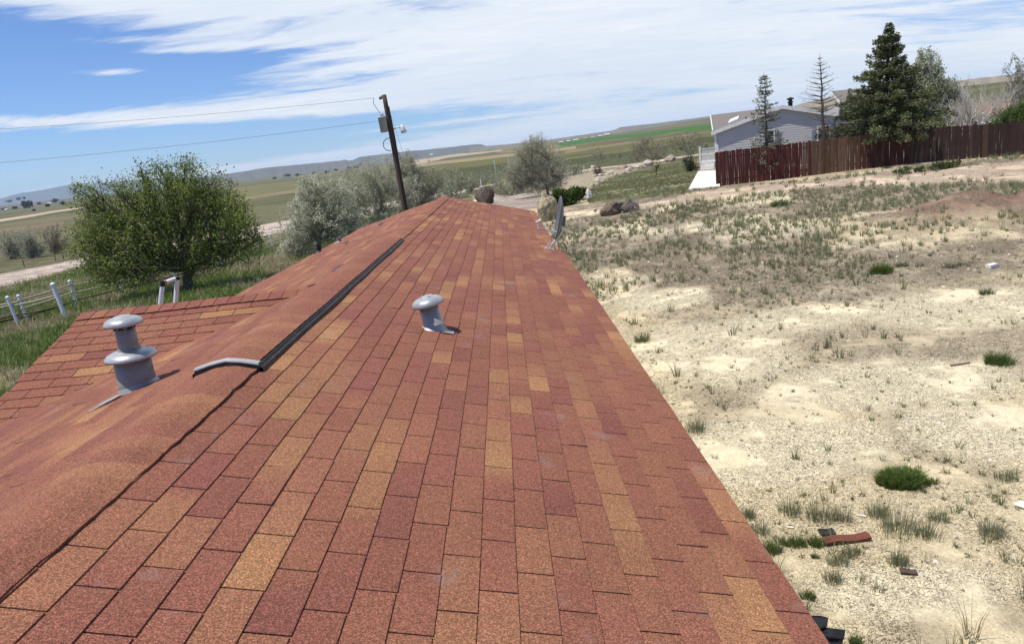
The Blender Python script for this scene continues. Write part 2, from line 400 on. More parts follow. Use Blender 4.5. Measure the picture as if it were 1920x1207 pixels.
paint([(1000, 362), (1060, 332), (1130, 318), (1180, 312), (1250, 298), (1258, 304), (1203, 314), (1180, 323), (1146, 330), (1119, 345), (1098, 360)], C3(.42, .35, .25), .7, .2, .4)
# fields beyond the road
fg = C3(.12, .115, .045); fd = C3(.062, .068, .026); ft = C3(.30, .235, .15); fb = C3(.045, .13, .025); fo = C3(.155, .145, .065)
paint([(760, 345), (1060, 312), (1260, 276), (1420, 250), (1420, 236), (1150, 272), (960, 292), (770, 315)], fd, .9, .3)
paint([(800, 322), (1060, 293), (1180, 281), (1320, 258), (1400, 246), (1400, 240), (1150, 268), (1000, 281), (800, 306)], fg, .9, .25)
paint([(770, 308), (960, 288), (1080, 274), (1080, 279), (960, 293), (780, 314)], ft, .8, .2)
paint([(1060, 283), (1180, 266), (1300, 251), (1300, 254), (1180, 270), (1060, 288)], ft * .8, .6, .2)
paint([(1060, 296), (1180, 280), (1300, 262), (1300, 265), (1180, 284), (1060, 300)], fo, .8, .2)
paint([(1034, 270), (1142, 256), (1340, 233), (1400, 226), (1400, 236), (1322, 243), (1147, 260), (1054, 275)], fb, 1, .12)
paint([(930, 276), (1034, 269), (1054, 274), (1034, 281), (930, 287)], C3(.22, .18, .11), .6, .2)
paint([(430, 378), (560, 358), (700, 345), (760, 325), (640, 332), (520, 344), (430, 352)], fo, .8, .3)
paint([(440, 372), (560, 354), (640, 345), (640, 349), (560, 360), (440, 379)], ft * .8, .7, .2)
paint([(440, 392), (600, 372), (600, 360), (440, 380)], fd, .8, .2)
paint([(-60, 620), (600, 440), (700, 400), (700, 352), (430, 378), (-60, 470)], C3(.15, .145, .07), .55, .4, 1.5)
paint([(-60, 425), (160, 390), (160, 387), (-60, 421)], C3(.46, .36, .27), .9, .05)
paint([(-60, 470), (160, 435), (160, 395), (-60, 430)], C3(.15, .135, .075), .8, .35)
paint([(-60, 445), (120, 420), (120, 414), (-60, 437)], C3(.22, .16, .115), .6, .25)
paint([(-60, 410), (160, 378), (300, 362), (300, 350), (-60, 392)], C3(.12, .115, .08), .8, .5)
paint([(770, 302), (860, 288), (940, 281), (940, 284), (860, 293), (780, 309)], C3(.42, .33, .24), .8, .2)
mq = ((xf - MOUND[0]) / 2.7) ** 2 + ((yf - MOUND[1]) / 1.4) ** 2
col = mixc(col, C3(.25, .165, .115), np.clip(np.exp(-mq) * 1.6, 0, 1) * .9)
col *= (1 + (fbm(xf, yf, 30, 3, 93) - .5) * .2)[:, None]
na, nr = GX.shape
idx = np.arange(na * nr).reshape(na, nr)
a0 = idx[:, :-1]; a1 = idx[:, 1:]; b0 = np.roll(idx, -1, 0)[:, :-1]; b1 = np.roll(idx, -1, 0)[:, 1:]
FQ = np.stack([a0, b0, b1, a1], -1).reshape(-1, 4)[:, ::-1]
BARE = []
for u, v, ru, rv in [(1440, 835, 250, 62), (1720, 1105, 190, 60), (1330, 655, 150, 60), (1650, 720, 260, 50), (1830, 800, 150, 60), (1800, 575, 200, 40), (1480, 600, 160, 26), (1250, 560, 90, 20)]:
    c_ = hit(u, v); s_ = scale_at(c_); e1_ = hit(u, v - rv); BARE.append((c_[0], c_[1], ru / s_, max(.4, abs(e1_[1] - c_[1]))))
def bare_(x, y):
    m_ = 0
    for a_, b_, c_, d_ in BARE: m_ = np.maximum(m_, np.exp(-(((x - a_) / c_) ** 2 + ((y - b_) / d_) ** 2) ** 1.5))
    return np.clip(m_ * (.6 + .9 * fbm(x, y, 1.3, 3, 88)), 0, 1)
col = mixc(col, soilp * 1.02, sstep(bare_(xf, yf), .25, .7) * .85)
def ground_mat():
    m = bpy.data.materials.new('ground'); m.use_nodes = True; q = NT(m.node_tree); p = q.n['Principled BSDF']
    g = q.node('ShaderNodeNewGeometry').outputs['Position']
    base = q.node('ShaderNodeVertexColor', layer_name='Col').outputs[0]
    n1 = q.noise(g, 7, 6, .65); n2 = q.noise(g, 38, 5, .7)
    f = q.math('MULTIPLY', q.math('MULTIPLY_ADD', n1, .9, .55), q.math('MULTIPLY_ADD', n2, 1.2, .42))
    cc = q.node('ShaderNodeCombineColor'); [q.l.new(f, cc.inputs[i]) for i in range(3)]
    c = q.mix(1, base, cc.outputs[0], 'MULTIPLY')
    # mud cracks
    wv = q.node('ShaderNodeVectorMath', operation='ADD'); q.l.new(g, wv.inputs[0]); q.l.new(q.noise(g, 6, 3, out=1), wv.inputs[1])
    v = q.node('ShaderNodeTexVoronoi', feature='DISTANCE_TO_EDGE'); v.inputs['Scale'].default_value = 9; q.l.new(wv.outputs[0], v.inputs['Vector'])
    cr = q.math('MULTIPLY', q.mapr(v.outputs['Distance'], 0.0, .06, 1, 0), q.mapr(q.noise(g, .8, 3), .40, .55, 0, .8))
    c = q.mix(cr, c, q.mix(1, c, (.45, .4, .36, 1), 'MULTIPLY'))
    # pebbles and litter specks
    v2 = q.node('ShaderNodeTexVoronoi'); v2.inputs['Scale'].default_value = 22; q.l.new(g, v2.inputs['Vector'])
    sp = q.mapr(v2.outputs['Distance'], .10, .26, 1, 0)
    s2 = q.node('ShaderNodeSeparateColor'); q.l.new(v2.outputs['Color'], s2.inputs[0])
    c = q.mix(q.math('MULTIPLY', sp, q.mapr(s2.outputs[0], .55, .75, 0, .7)), c, q.mix(1, c, (.35, .33, .28, 1), 'MULTIPLY'))
    c = q.mix(q.math('MULTIPLY', sp, q.mapr(s2.outputs[1], .9, .95, 0, .5)), c, (.62, .57, .48, 1))
    q.l.new(c, p.inputs['Base Color']); p.inputs['Roughness'].default_value = .97; p.inputs['Specular IOR Level'].default_value = .15
    b = q.node('ShaderNodeBump'); b.inputs['Strength'].default_value = 1.0; b.inputs['Distance'].default_value = .04
    hh = q.math('ADD', q.math('MULTIPLY', n2, .6), q.math('MULTIPLY', q.noise(g, 18, 6, .7), .9))
    q.l.new(q.math('SUBTRACT', hh, cr), b.inputs['Height']); q.l.new(b.outputs[0], p.inputs['Normal']); return m
MG = ground_mat()
gnd = mesh_np('ground', np.stack([GX, GY, GZ], -1).reshape(-1, 3), FQ, MG, None, col, smooth=True); tag(gnd, kind='structure')

# gravel road
xs = np.linspace(-75, 150, 500); ys = road_y(xs); tx = np.gradient(xs); ty = np.gradient(ys); ln = np.hypot(tx, ty); nx, ny = -ty / ln, tx / ln
offs = np.linspace(-1, 1, 15); RV = []; RCc = []
for k, o in enumerate(offs):
    wob = .35 * (vnoise(xs, xs * 0 + k, 4, 5) - .5) if k in (0, 14) else 0
    half = 4.6 + 3.6 * sstep(-xs, 5, 26)
    X_, Y_ = xs + nx * (o * half + wob), ys + ny * (o * half + wob)
    RV.append(np.stack([X_, Y_, Hfun(X_, Y_) + .06 * (1 - abs(o) ** 4) + (-.05 if abs(o) > .99 else .02)], -1))
    lane = np.exp(-((abs(o) - .45) / .12) ** 2)
    RCc.append(np.tile(C3(.50, .41, .345) * (1 + .12 * lane - .1 * (abs(o) > .8)), (len(xs), 1)))
RV = np.array(RV); RCc = np.array(RCc); no, nxs = RV.shape[:2]; idx = np.arange(no * nxs).reshape(no, nxs)
FR = np.stack([idx[:-1, :-1], idx[1:, :-1], idx[1:, 1:], idx[:-1, 1:]], -1).reshape(-1, 4)[:, ::-1]
tag(mesh_np('road', RV.reshape(-1, 3), FR, MG, None, RCc.reshape(-1, 3), smooth=True), kind='structure')

# far landforms: solid ridges following the skyline of the valley
def landform(name, sky_px, r, depth, c0, c1, base_drop=25, nseed=1, rough=.12, steep=.35, label=None):
    U = np.array([p[0] for p in sky_px], float); Vv = np.array([p[1] for p in sky_px], float)
    uu = np.linspace(U[0], U[-1], max(60, int((U[-1] - U[0]) / 2))); vv = np.interp(uu, U, Vv)
    azs = []; zs = []
    for u, v in zip(uu, vv):
        a_, e_ = azel(u, v); azs.append(a_); zs.append(4.14 + r * tan(e_))
    azs = np.array(azs); zs = np.array(zs); zs = zs + (fbm(uu, uu * 0 + nseed, 12, 3, nseed) - .5) * r * .0009
    Pv = []; Cc = []
    prof = [(-1.0, 0), (-.72, .22), (-.5, .34), (-.32, .5), (-.18, .72), (-.08, .93), (0, 1), (.12, 1.0), (.5, .55), (1, 0)]
    for k, (dr, h) in enumerate(prof):
        r_ = r + depth * dr
        gull = (fbm(uu * 1.6, uu * 0 + k * 1.3, 26, 4, nseed + 5) - .5) * depth * .16 * (1 if 0 < k < 6 else .2)
        x_ = CAM[0] + (r_ + gull) * np.sin(azs); y_ = CAM[1] + (r_ + gull) * np.cos(azs)
        zb = Hfun(x_, y_) - base_drop * .3 if r < 7500 else np.full(len(uu), -30.)
        hh = np.clip(h + (fbm(uu * 2, uu * 0 + k, 16, 3, nseed + 9) - .5) * rough * (1 if 0 < k < 6 else 0), 0, 1)
        Pv.append(np.stack([x_, y_, zb + (zs - zb) * hh], -1))
        mixv = fbm(uu * .8, uu * 0 + k * 2.5, 22, 4, nseed + 31)[:, None]; Cc.append(np.array(c0) * (1 - mixv) + np.array(c1) * mixv)
    Pv = np.array(Pv); Cc = np.array(Cc); a_, b_ = Pv.shape[:2]; ii = np.arange(a_ * b_).reshape(a_, b_)
    Fq = np.stack([ii[:-1, :-1], ii[:-1, 1:], ii[1:, 1:], ii[1:, :-1]], -1).reshape(-1, 4)
    return tag(mesh_np(name, Pv.reshape(-1, 3), Fq, M['vcol'], None, Cc.reshape(-1, 3), smooth=True), label=label, kind='structure')
landform('mountain_range', [(-500, 420), (-200, 392), (0, 372), (40, 362), (75, 357), (130, 346), (190, 343), (240, 338), (300, 335), (380, 333), (430, 331), (560, 322)], 17000, 2600, (.05, .06, .06), (.09, .09, .08), nseed=2)
landform('mesa', [(330, 345), (400, 329), (430, 325.5), (500, 314.5), (617, 303.5), (641, 301), (646, 299.5), (652, 301.5), (662, 300), (675, 294), (720, 289), (768, 283.5), (835, 277), (880, 272), (901, 270), (911, 274), (966, 269.5), (1000, 267)], 8500, 1100, (.07, .07, .055), (.13, .115, .085), nseed=3)
landform('ridge', [(880, 276), (930, 273), (966, 269.5), (1037, 261), (1110, 250.5), (1140, 246.5), (1155, 243), (1163, 238.5), (1170, 238), (1217, 232.5), (1305, 222), (1333, 217.5), (1400, 209.5), (1497, 198), (1560, 194)], 5200, 700, (.10, .095, .07), (.19, .16, .12), nseed=4, rough=.08)
landform('hill', [(1440, 214), (1480, 202), (1507, 193), (1540, 186), (1580, 179), (1620, 176), (1700, 166), (1813, 149), (1860, 144), (1913, 138), (2050, 128), (2400, 110), (2700, 100)], 900, 380, (.17, .155, .115), (.27, .235, .18), nseed=6, rough=.1)

# ------------------------------------------------------------------ the house we stand on
H0 = 3.133; AR = radians(15.2); AL = radians(14.2); EXP = .127; TAB_ = .3048; IN = .0254
XR = -.16; ZR = H0 + .16 * tan(AR); Y0, Y1 = -3.2, 17.86; YD = 9.83
house = thing('roofed_house', (0, 7.3, 0), 'long low house in the foreground with brick red and tan shingle roof', 'house')
def und(x, y):
    return (vnoise(x * .9 + 40, y, 1.1, 11) - .5) * .012 + (vnoise(x, y, .35, 12) - .5) * .003
brick = C3(.215, .082, .055); maroon = C3(.188, .065, .052); rust_ = C3(.236, .098, .058); tan_ = C3(.310, .158, .076); brown = C3(.20, .09, .055); tanp = C3(.50, .25, .12)
PAL = [brick, maroon, rust_, tan_, brown]; PW = np.array([.42, .13, .24, .10, .11]); PW = PW / PW.sum()
def rcol(r):
    u = r.random()
    if u < .76: c = maroon + (rust_ - maroon) * r.beta(2.2, 1.8)
    elif u < .90: c = brick + (tan_ - brick) * r.uniform(.2, .6)
    else: c = rust_ + (tan_ - rust_) * r.uniform(.55, 1.15)
    return c * r.uniform(.90, 1.1)
def slope_shingles(name, frame, ncourse, n0, ya, yb, clip=None, seed=1, parent=None, phase=lambda n: 5 * (n - 1) * IN, wave=1.0, gap=.0065, lab=None, rag=0.0, con=1.0):
    """frame(s,y,h) -> world point; s down-slope from the first course line, y along the courses"""
    r = np.random.default_rng(seed); V = []; Fc = []; Cc = []
    for n in range(n0, n0 + ncourse):
        ph = phase(n); j = math.floor((ya - ph) / TAB_) - 1; nxt = rcol(r)
        while ph + j * TAB_ < yb:
            a = ph + j * TAB_ + gap / 2; b = a + TAB_ - gap; j += 1
            cs = nxt; nxt = brick + (rcol(r) - brick) * con
            if r.random() < .45: nxt = cs * .6 + nxt * .4
            a = max(a, ya); b = min(b, yb)
            if b - a < .02: continue
            s0 = n * EXP - .002; s1 = (n + 1) * EXP + r.uniform(-.002, .002) + rag * r.uniform(-1, 1)
            if clip is not None:
                cl = clip(s0, s1, a, b)
                if cl is None: continue
                s0, s1, a, b = cl
            K = 5; f0 = r.uniform(.2, .75); lift = r.uniform(-.0005, .0012) if r.random() > .03 else .004
            skew = r.uniform(-.0015, .0015); cend = nxt if r.random() < .5 else cs * .75 + nxt * .25
            base = len(V)
            for k in range(K + 1):
                f = k / K; y = a + (b - a) * f; w_ = 1 if f < f0 else 1 - (f - f0) / (1 - f0) * .8; c = cs * w_ + cend * (1 - w_)
                e0 = s0; e1 = s1 + skew * (f - .5)
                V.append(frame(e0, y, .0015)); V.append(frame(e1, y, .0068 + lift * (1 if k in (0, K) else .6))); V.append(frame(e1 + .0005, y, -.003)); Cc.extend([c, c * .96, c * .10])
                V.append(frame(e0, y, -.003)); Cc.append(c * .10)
            for k in range(K):
                p = base + k * 4; q = p + 4
                Fc.append((p, p + 1, q + 1, q)); Fc.append((p + 1, p + 2, q + 2, q + 1))
            Fc.append((base, base + 3, base + 2, base + 1)); e = base + K * 4; Fc.append((e, e + 1, e + 2, e + 3))
    o = mesh_np(name, np.array(V), np.array(Fc), M['shingle'], parent, np.array(Cc)); return o
def fr_right(s, y, h):
    x = s * cos(AR); z = H0 - s * sin(AR) + und(x, y)
    return (x + h * sin(AR), y, z + h * cos(AR))
def fr_left(s, y, h):     # s measured from the ridge
    x = XR - s * cos(AL); bulge = .006 * math.sin(y * 2 * pi / .95 + .5 * s) * math.exp(-((s - .35) / .45) ** 2) + (vnoise(x * .7, y * 1.3, .8, 21) - .5) * .016
    return (x - h * sin(AL), y, ZR - s * sin(AL) + float(bulge) + h * cos(AL))
roof = MB()
def dck(fr, s0, s1, y0_, y1_, ns, ny_, h):
    V = [fr(s0 + (s1 - s0) * i / ns, y0_ + (y1_ - y0_) * j / ny_, h) for i in range(ns + 1) for j in range(ny_ + 1)]
    F = [(i * (ny_ + 1) + j, (i + 1) * (ny_ + 1) + j, (i + 1) * (ny_ + 1) + j + 1, i * (ny_ + 1) + j + 1) for i in range(ns) for j in range(ny_)]; return V, F
WL = 2.42
V, F = dck(fr_right, -.158, 19 * EXP - .02, Y0, YD, 16, 90, -.003); roof.add(V, F)
V, F = dck(fr_right, -.158, 18.25 * EXP - .02, YD, Y1, 16, 60, -.003); roof.add(V, F)
V, F = dck(fr_left, 0, WL - .01, Y0, Y1, 16, 140, -.005); roof.add(V, F)
rf_ = roof.build('roof', M['deck'], house)
def clipR(s0, s1, a, b):
    lim = (19.0 if b < YD + .1 else 18.25) * EXP + .006 * (float(vnoise(a, 0, .31, 91)) - .5)
    if s0 > lim - .03: return None
    return s0, min(s1, lim + .01), a, b
def rsm(name, *a, **k):
    return slope_shingles(name, *a, parent=rf_, **k)
rsm('shingles', fr_right, 20, -1, Y0, Y1, clip=clipR, seed=5)
# porch cross gable: ridge runs along -X at y = PY
PY = 4.80; PZ = 3.10 + .0; AP = radians(16.5); PX = -2.6; PEND = 2.05
def valley_x(y):          # where the porch plane meets the left slope
    z = PZ - (PY - y) * tan(AP); return XR - (ZR - z) / tan(AL)
def fr_porch(s, x, h):     # s down-slope toward -Y, x along the courses
    y = PY - s * cos(AP); wv = (vnoise(x, y, .5, 31) - .5) * .012
    return (x, y - h * sin(AP), PZ - s * sin(AP) + wv + h * cos(AP) + .002)
def fr_porchn(s, x, h):
    y = PY + s * cos(AP); return (x, y + h * sin(AP), PZ - s * sin(AP) + h * cos(AP) + .002)
def clipP(s0, s1, a, b):
    y = PY - (s0 + s1) / 2 * cos(AP); vx = valley_x(y) + .12 + .05 * math.sin(s0 * 37)
    if a > vx: return None
    return s0, s1, a, min(b, vx)
def clipPn(s0, s1, a, b):
    y = PY - (s0 + s1) / 2 * cos(AP); vx = valley_x(y) + .03
    if a > vx: return None
    return s0, s1, a, min(b, vx)
def clipL(s0, s1, a, b):
    # leave out what the porch roof covers
    xm = XR - (s0 + s1) / 2 * cos(AL)
    if s0 > WL - .03: return None
    s1 = min(s1, WL)
    z = ZR - (s0 + s1) / 2 * sin(AL); dyy = (PZ - z) / tan(AP)
    if z < PZ:
        lo, hi = PY - dyy + .10, PY + dyy - .10
        if a > lo and b < hi: return None
        if a < lo < b: b = lo
        elif a < hi < b: a = hi
    return s0, s1, a, b
rsm('shingles', fr_left, 19, 1, Y0, Y1, clip=clipL, seed=8, gap=.003, con=1.0)
rsm('shingles', fr_porch, 17, 0, PX, .2, clip=clipP, seed=13, phase=lambda n: -5 * n * IN + .09)
rsm('shingles', fr_porchn, 17, 0, PX, .2, clip=clipPn, seed=14, phase=lambda n: 5 * n * IN)
pd = MB(); L_ = PEND
for fr in (fr_porch, fr_porchn):
    ns = 14; rows = []
    for i in range(ns + 1):
        s = 17 * EXP * i / ns; vx = valley_x(PY - s * cos(AP)) + .10
        rows.append([fr(s, PX + .01, -.004), fr(s, max(vx, PX + .02), -.004)])
    V = [p for r_ in rows for p in r_]; F = [(2 * i, 2 * i + 1, 2 * i + 3, 2 * i + 2) for i in range(ns)]; pd.add(V, F)
pd.build('porch_roof', M['deck'], house)
# porch ridge cap
pc = MB(); rr_ = np.random.default_rng(3); x = PX - .004
while x < valley_x(PY) - .02:
    c = rcol(rr_); x2 = x + EXP
    V = []
    for xx, hh in ((x, .006), (x2 + .01, .011)):
        for s in (-.15, -.05, 0, .05, .15):
            p = fr_porch(abs(s), xx, hh + (.004 if s == 0 else .006)) if s <= 0 else fr_porchn(s, xx, hh + .006); V.append(p)
    pc.add(V, [(i, i + 1, i + 6, i + 5) for i in range(4)], c); x = x2
pc.build('ridge_cap', M['shingle'], rf_)

# main ridge caps, folded over a swollen rounded hump
def cap_prof(y, lift=0.0):
    out = []
    for tt in np.linspace(-1, 1, 13):
        s = tt * .165; b = .010 * math.exp(-(tt / .5) ** 2)
        if tt >= 0: x = XR + s * cos(AR); z = ZR - abs(s) * sin(AR); x += (.012 + lift) * sin(AR); z += (.012 + lift) * cos(AR)
        else: x = XR + s * cos(AL); z = ZR - abs(s) * sin(AL); x -= (.012 + lift) * sin(AL); z += (.012 + lift) * cos(AL)
        z += b - .018 * math.exp(-(tt / .28) ** 2) + .003 * math.sin(y * 2 * pi / .95) * (1 - abs(tt)) + (float(vnoise(y, tt * .4, .6, 19)) - .5) * .012
        if abs(tt) > .99: x += .004 * np.sign(tt) * float(vnoise(y, 0, .08, 4) - .5) * 4
        out.append((x, z))
    return out
rc = MB(); r_ = np.random.default_rng(11); y = Y1; VS, VE = 1.95, 7.95
cprev = rcol(r_)
while y > Y0:
    y2 = y - EXP
    inside = (VS + .03 < y - .06 < VE)
    if inside and rc.V: rc.build('ridge_cap', M['shingle'], rf_); rc = MB()
    if not inside:
        c = rcol(r_) * .55 + cprev * .45; cprev = c
        V = []
        K = 13
        for yy, lf in ((y2 - .012, .0), (y2 + EXP * .5, .0015), (y, .003)):
            for x, z in cap_prof(yy, lf): V.append((x, yy, z))
        e1 = cap_prof(y2 - .012, .004)
        F = [(k * K + i, k * K + i + 1, (k + 1) * K + i + 1, (k + 1) * K + i) for k in range(2) for i in range(K - 1)]
        # right-hand edge thickness
        b = len(V)
        for k in range(3):
            v = V[k * K + K - 1]; V.append((v[0], v[1], v[2] - .013))
        F += [(K - 1, b, b + 1, 2 * K - 1), (2 * K - 1, b + 1, b + 2, 3 * K - 1)]
        rc.add(V, F, c)
        for q in range(b, b + 3): rc.C[-(len(V)) + q] = tuple(np.array(c) * .12)
        rc.C[-len(V) + 0] = tuple(np.array(c))
    y = y2
rc.build('ridge_cap', M['shingle'], rf_)

# ridge vent: raised black plastic vent with shingle caps on top
rv = MB(); tv = MB(); gv = MB(); ev = MB()
def vprof(hw, h, y, n=9, below=False):
    out = []
    wav = .006 * math.sin(y * 2 * pi / 1.7 + 1) + (float(vnoise(y, 3, .5, 6)) - .5) * .012
    for tt in np.linspace(-1, 1, n):
        s = tt * hw; ang = AR if tt >= 0 else AL
        out.append((XR + s * cos(ang) + wav * .8, y, ZR - abs(s) * sin(ang) + h - .010 * math.exp(-(tt / .3) ** 2) + wav * .3))
    return out
YS = np.linspace(VS, VE, 60); n = 9
top = [vprof(.178, .038, y) for y in YS]
V = [p for r0 in top for p in r0]; F = [(i * n + k, i * n + k + 1, (i + 1) * n + k + 1, (i + 1) * n + k) for i in range(59) for k in range(n - 1)]; rv.add(V, F)
for side in (0, n - 1):      # slatted sides down to the shingles
    V = [];
    for i, r0 in enumerate(top):
        p = r0[side]; sg = 1 if side else -1; j = .004 * (float(vnoise(p[1], 1, .03, 8)) - .5)
        V += [p, (p[0] + sg * (.004 + j), p[1], p[2] - .014), (p[0] + sg * .020, p[1], p[2] - .018), (p[0] + sg * (.022 + j * 2), p[1], p[2] - .045)]
    rv.add(V, [(4 * i + k, 4 * i + 4 + k, 4 * i + 5 + k, 4 * i + 1 + k) for i in range(59) for k in range(3)])
y = VE - .01; cprev = rcol(r_)
while y > VS + .035:
    y2 = max(y - EXP, VS + .03); c = rcol(r_) * .5 + cprev * .5; cprev = c
    V = []
    for yy, lf in ((y2 - (.01 if y2 > VS + .05 else 0), .045), (y, .0485)):
        V += vprof(.168, lf, yy)
    F = [(i, i + 1, i + n + 1, i + n) for i in range(n - 1)]; V2 = [(p[0], p[1], p[2] - .006) for p in V]
    b = len(V); V += V2; F += [(i, b + i, b + i + 1, i + 1) for i in range(n - 1)] + [(n - 1, b + n - 1, b + 2 * n - 1, 2 * n - 1)]
    tv.add(V, F, c)
    for q in range(b, 2 * b): tv.C[-(2 * b) + q] = (.02, .015, .014)
    y = y2
# light grey end strip at the near end, black end face under it
A_ = vprof(.183, .0525, VS - .006); B_ = vprof(.183, .0515, VS + .034); lowA = [(p[0], p[1] - .003, p[2] - .052) for p in A_]
mid = [(p[0], p[1] - .002, p[2] - .013) for p in A_]
gv.add(A_ + B_ + mid, [(i, i + 1, i + n + 1, i + n) for i in range(n - 1)] + [(i, 2 * n + i, 2 * n + i + 1, i + 1) for i in range(n - 1)])
ev.add(mid + lowA, [(i, i + n, i + n + 1, i + 1) for i in range(n - 1)])
rvo = rv.build('ridge_vent', M['black'], rf_)
# (sub-part level is the deepest) vent pieces are siblings under the roof
tv.build('vent_shingles', M['shingle'], rf_); gv.build('end_strip', M['grey'], rf_, smooth=True); ev.build('end_plug', M['black'], rf_)

# pipes
def hs_right(x, y): return H0 - x * tan(AR)
def hs_left(x, y): return ZR - (XR - x) * tan(AL)
def dome(r, h, lip=.012):
    return [(r * .93, -.012), (r, -.010), (r, lip * .3), (r * .985, lip), (r * .90, lip + h * .42), (r * .74, lip + h * .72), (r * .52, lip + h * .90), (r * .46, lip + h * .98), (r * .40, lip + h * 1.12), (r * .2, lip + h * 1.16), (.001, lip + h * 1.18)]
vx, vy = .815, 3.47; vz = hs_right(vx, vy)
ax = np.array([-.14, -.02, 1.0]); ax /= np.linalg.norm(ax)
p = MB(); p.lathe([(.077, -.05), (.077, .03), (.074, .032), (.074, .205), (.060, .205)], (vx, vy, vz), 40, ax)
pipe = p.build('vent_pipe', M['galv'], house, smooth=True)
p = MB(); c0 = np.array([vx, vy, vz]) + ax * .198
p.lathe([(.07, .004)] + dome(.121, .042), c0, 48, ax); p.build('vent_cap', M['cap'], pipe, smooth=True)
for w in (.6, 2.2, 3.9, 5.3):
    p = MB(); p.lathe([(.006, 0), (.0065, .004), (.003, .007), (.0005, .008)], c0 + ax * .058 + np.array([.05 * cos(w), .05 * sin(w), 0]), 10); p.build('screw', M['galvd'], pipe)
p = MB()    # flashing: sheet tucked under the shingles, its lower tongue showing
u_ = np.array([cos(AR), 0, -sin(AR)]); w_ = np.array([0, 1.0, 0]); nn = np.array([sin(AR), 0, cos(AR)])
cc_ = np.array([vx + .105, vy - .075, hs_right(vx + .105, 0)]) + nn * .009
p.box(cc_, (.085, .085, .0016), (u_, w_, nn)); p.lathe([(.105, -.01), (.088, .012), (.077, .035)], (vx, vy, vz + .004), 32, nn)
p.build('flashing', M['galv'], pipe)
# the bigger double vent on the left slope
SC_ = lambda q, kr=.72: [(r_0 * kr, z_0 * .76) for r_0, z_0 in q]
lx, ly = -.93, 2.44; lz = hs_left(lx, ly)
KS = .76
p = MB(); p.lathe(SC_([(.150, -.09), (.150, .10), (.147, .105), (.147, .268), (.12, .27)]), (lx, ly, lz), 48)
big = p.build('flue_pipe', M['galvd'], house, smooth=True)
p = MB(); p.lathe(SC_([(.13, .003)] + dome(.206, .050, .010), .72), (lx, ly, lz + .262 * KS), 56); p.build('storm_collar', M['cap'], big, smooth=True)
p = MB(); p.lathe(SC_([(.098, .0), (.090, .02), (.082, .032), (.080, .05), (.080, .215), (.07, .215)]), (lx, ly, lz + .315 * KS), 40); p.build('upper_pipe', M['galvd'], big, smooth=True)
p = MB(); p.lathe(SC_([(.07, .004)] + dome(.145, .046), .76), (lx, ly, lz + .535 * KS), 48); p.build('vent_cap', M['cap'], big, smooth=True)
for k in range(7):
    p = MB()
    w = 2 * pi * k / 7 + .35; cc = np.array([lx + .0595 * cos(w), ly + .0595 * sin(w), lz + .505 * KS])
    p.box(cc, (.003, .03, .016), ((cos(w), sin(w), 0), (-sin(w), cos(w), 0), (0, 0, 1))); p.build('air_slot', M['black'], big)
p = MB()   # ragged metal tongue of the flashing, on the near side
P0 = [(-1.02, 2.33), (-.95, 2.29), (-.96, 2.22), (-1.00, 2.15), (-1.03, 2.08), (-1.06, 2.09), (-1.04, 2.17), (-1.06, 2.25)]
p.prism([(a, b, hs_left(a, b) + .014) for a, b in P0], (0, 0, .002)); p.lathe(SC_([(.19, -.035), (.168, -.004), (.152, .03)]), (lx, ly, lz + .01), 40, (-sin(AL), 0, cos(AL)))
p.build('flashing', M['galv'], big)
# small vents near the far left eave and lifted shingle scraps
for i, (vx2, vy2, r2, h2) in enumerate([(-2.30, 12.3, .045, .16), (-2.18, 13.6, .05, .10)]):
    p = MB(); zz = hs_left(vx2, vy2); p.lathe([(.13, -.03), (.09, .0), (.05, .03), (r2, .04), (r2, h2), (r2 * .8, h2), (r2 * .8, h2 - .03)], (vx2, vy2, zz), 20); p.build('plumbing_vent', M['galvd'] if i else M['black'], house)
for (a, b, ln_) in ((-1.55, 11.4, .35), (-1.35, 14.2, .5), (-.36, 5.55, .4)):
    z = hs_left(a, b) + .02; p = MB(); p.prism([(a, b, z), (a - .05, b + .01, z - .005), (a - .07, b + ln_, z - .01), (a - .01, b + ln_, z + .006)], (0, 0, .008)); p.build('lifted_shingle', M['black'], rf_)
p = MB()   # ridge of tar smeared along the left slope below the vent
pts = [(-.36 - .0, 2.15), (-.40, 2.7), (-.40, 3.3), (-.42, 3.9), (-.40, 4.5), (-.40, 5.3)]
for (a, b), (a2, b2) in zip(pts[:-1], pts[1:]):
    for k in range(6):
        f0, f1 = k / 6, (k + 1) / 6; q0 = (a + (a2 - a) * f0, b + (b2 - b) * f0); q1 = (a + (a2 - a) * f1, b + (b2 - b) * f1)
        w0 = .004 + .004 * float(vnoise(q0[1], 0, .1, 6)); P1 = np.array(fr_left((XR - q0[0]) / cos(AL), q0[1], .013)); P2 = np.array(fr_left((XR - q1[0]) / cos(AL), q1[1], .013))
        p.add([P1 + (-w0, 0, 0), P1 + (w0, 0, .001), P2 + (w0, 0, .001), P2 + (-w0, 0, 0)], [(0, 1, 2, 3)])
p.build('sealant_line', mat('grey_sealant', (.20, .13, .14), .8), rf_)

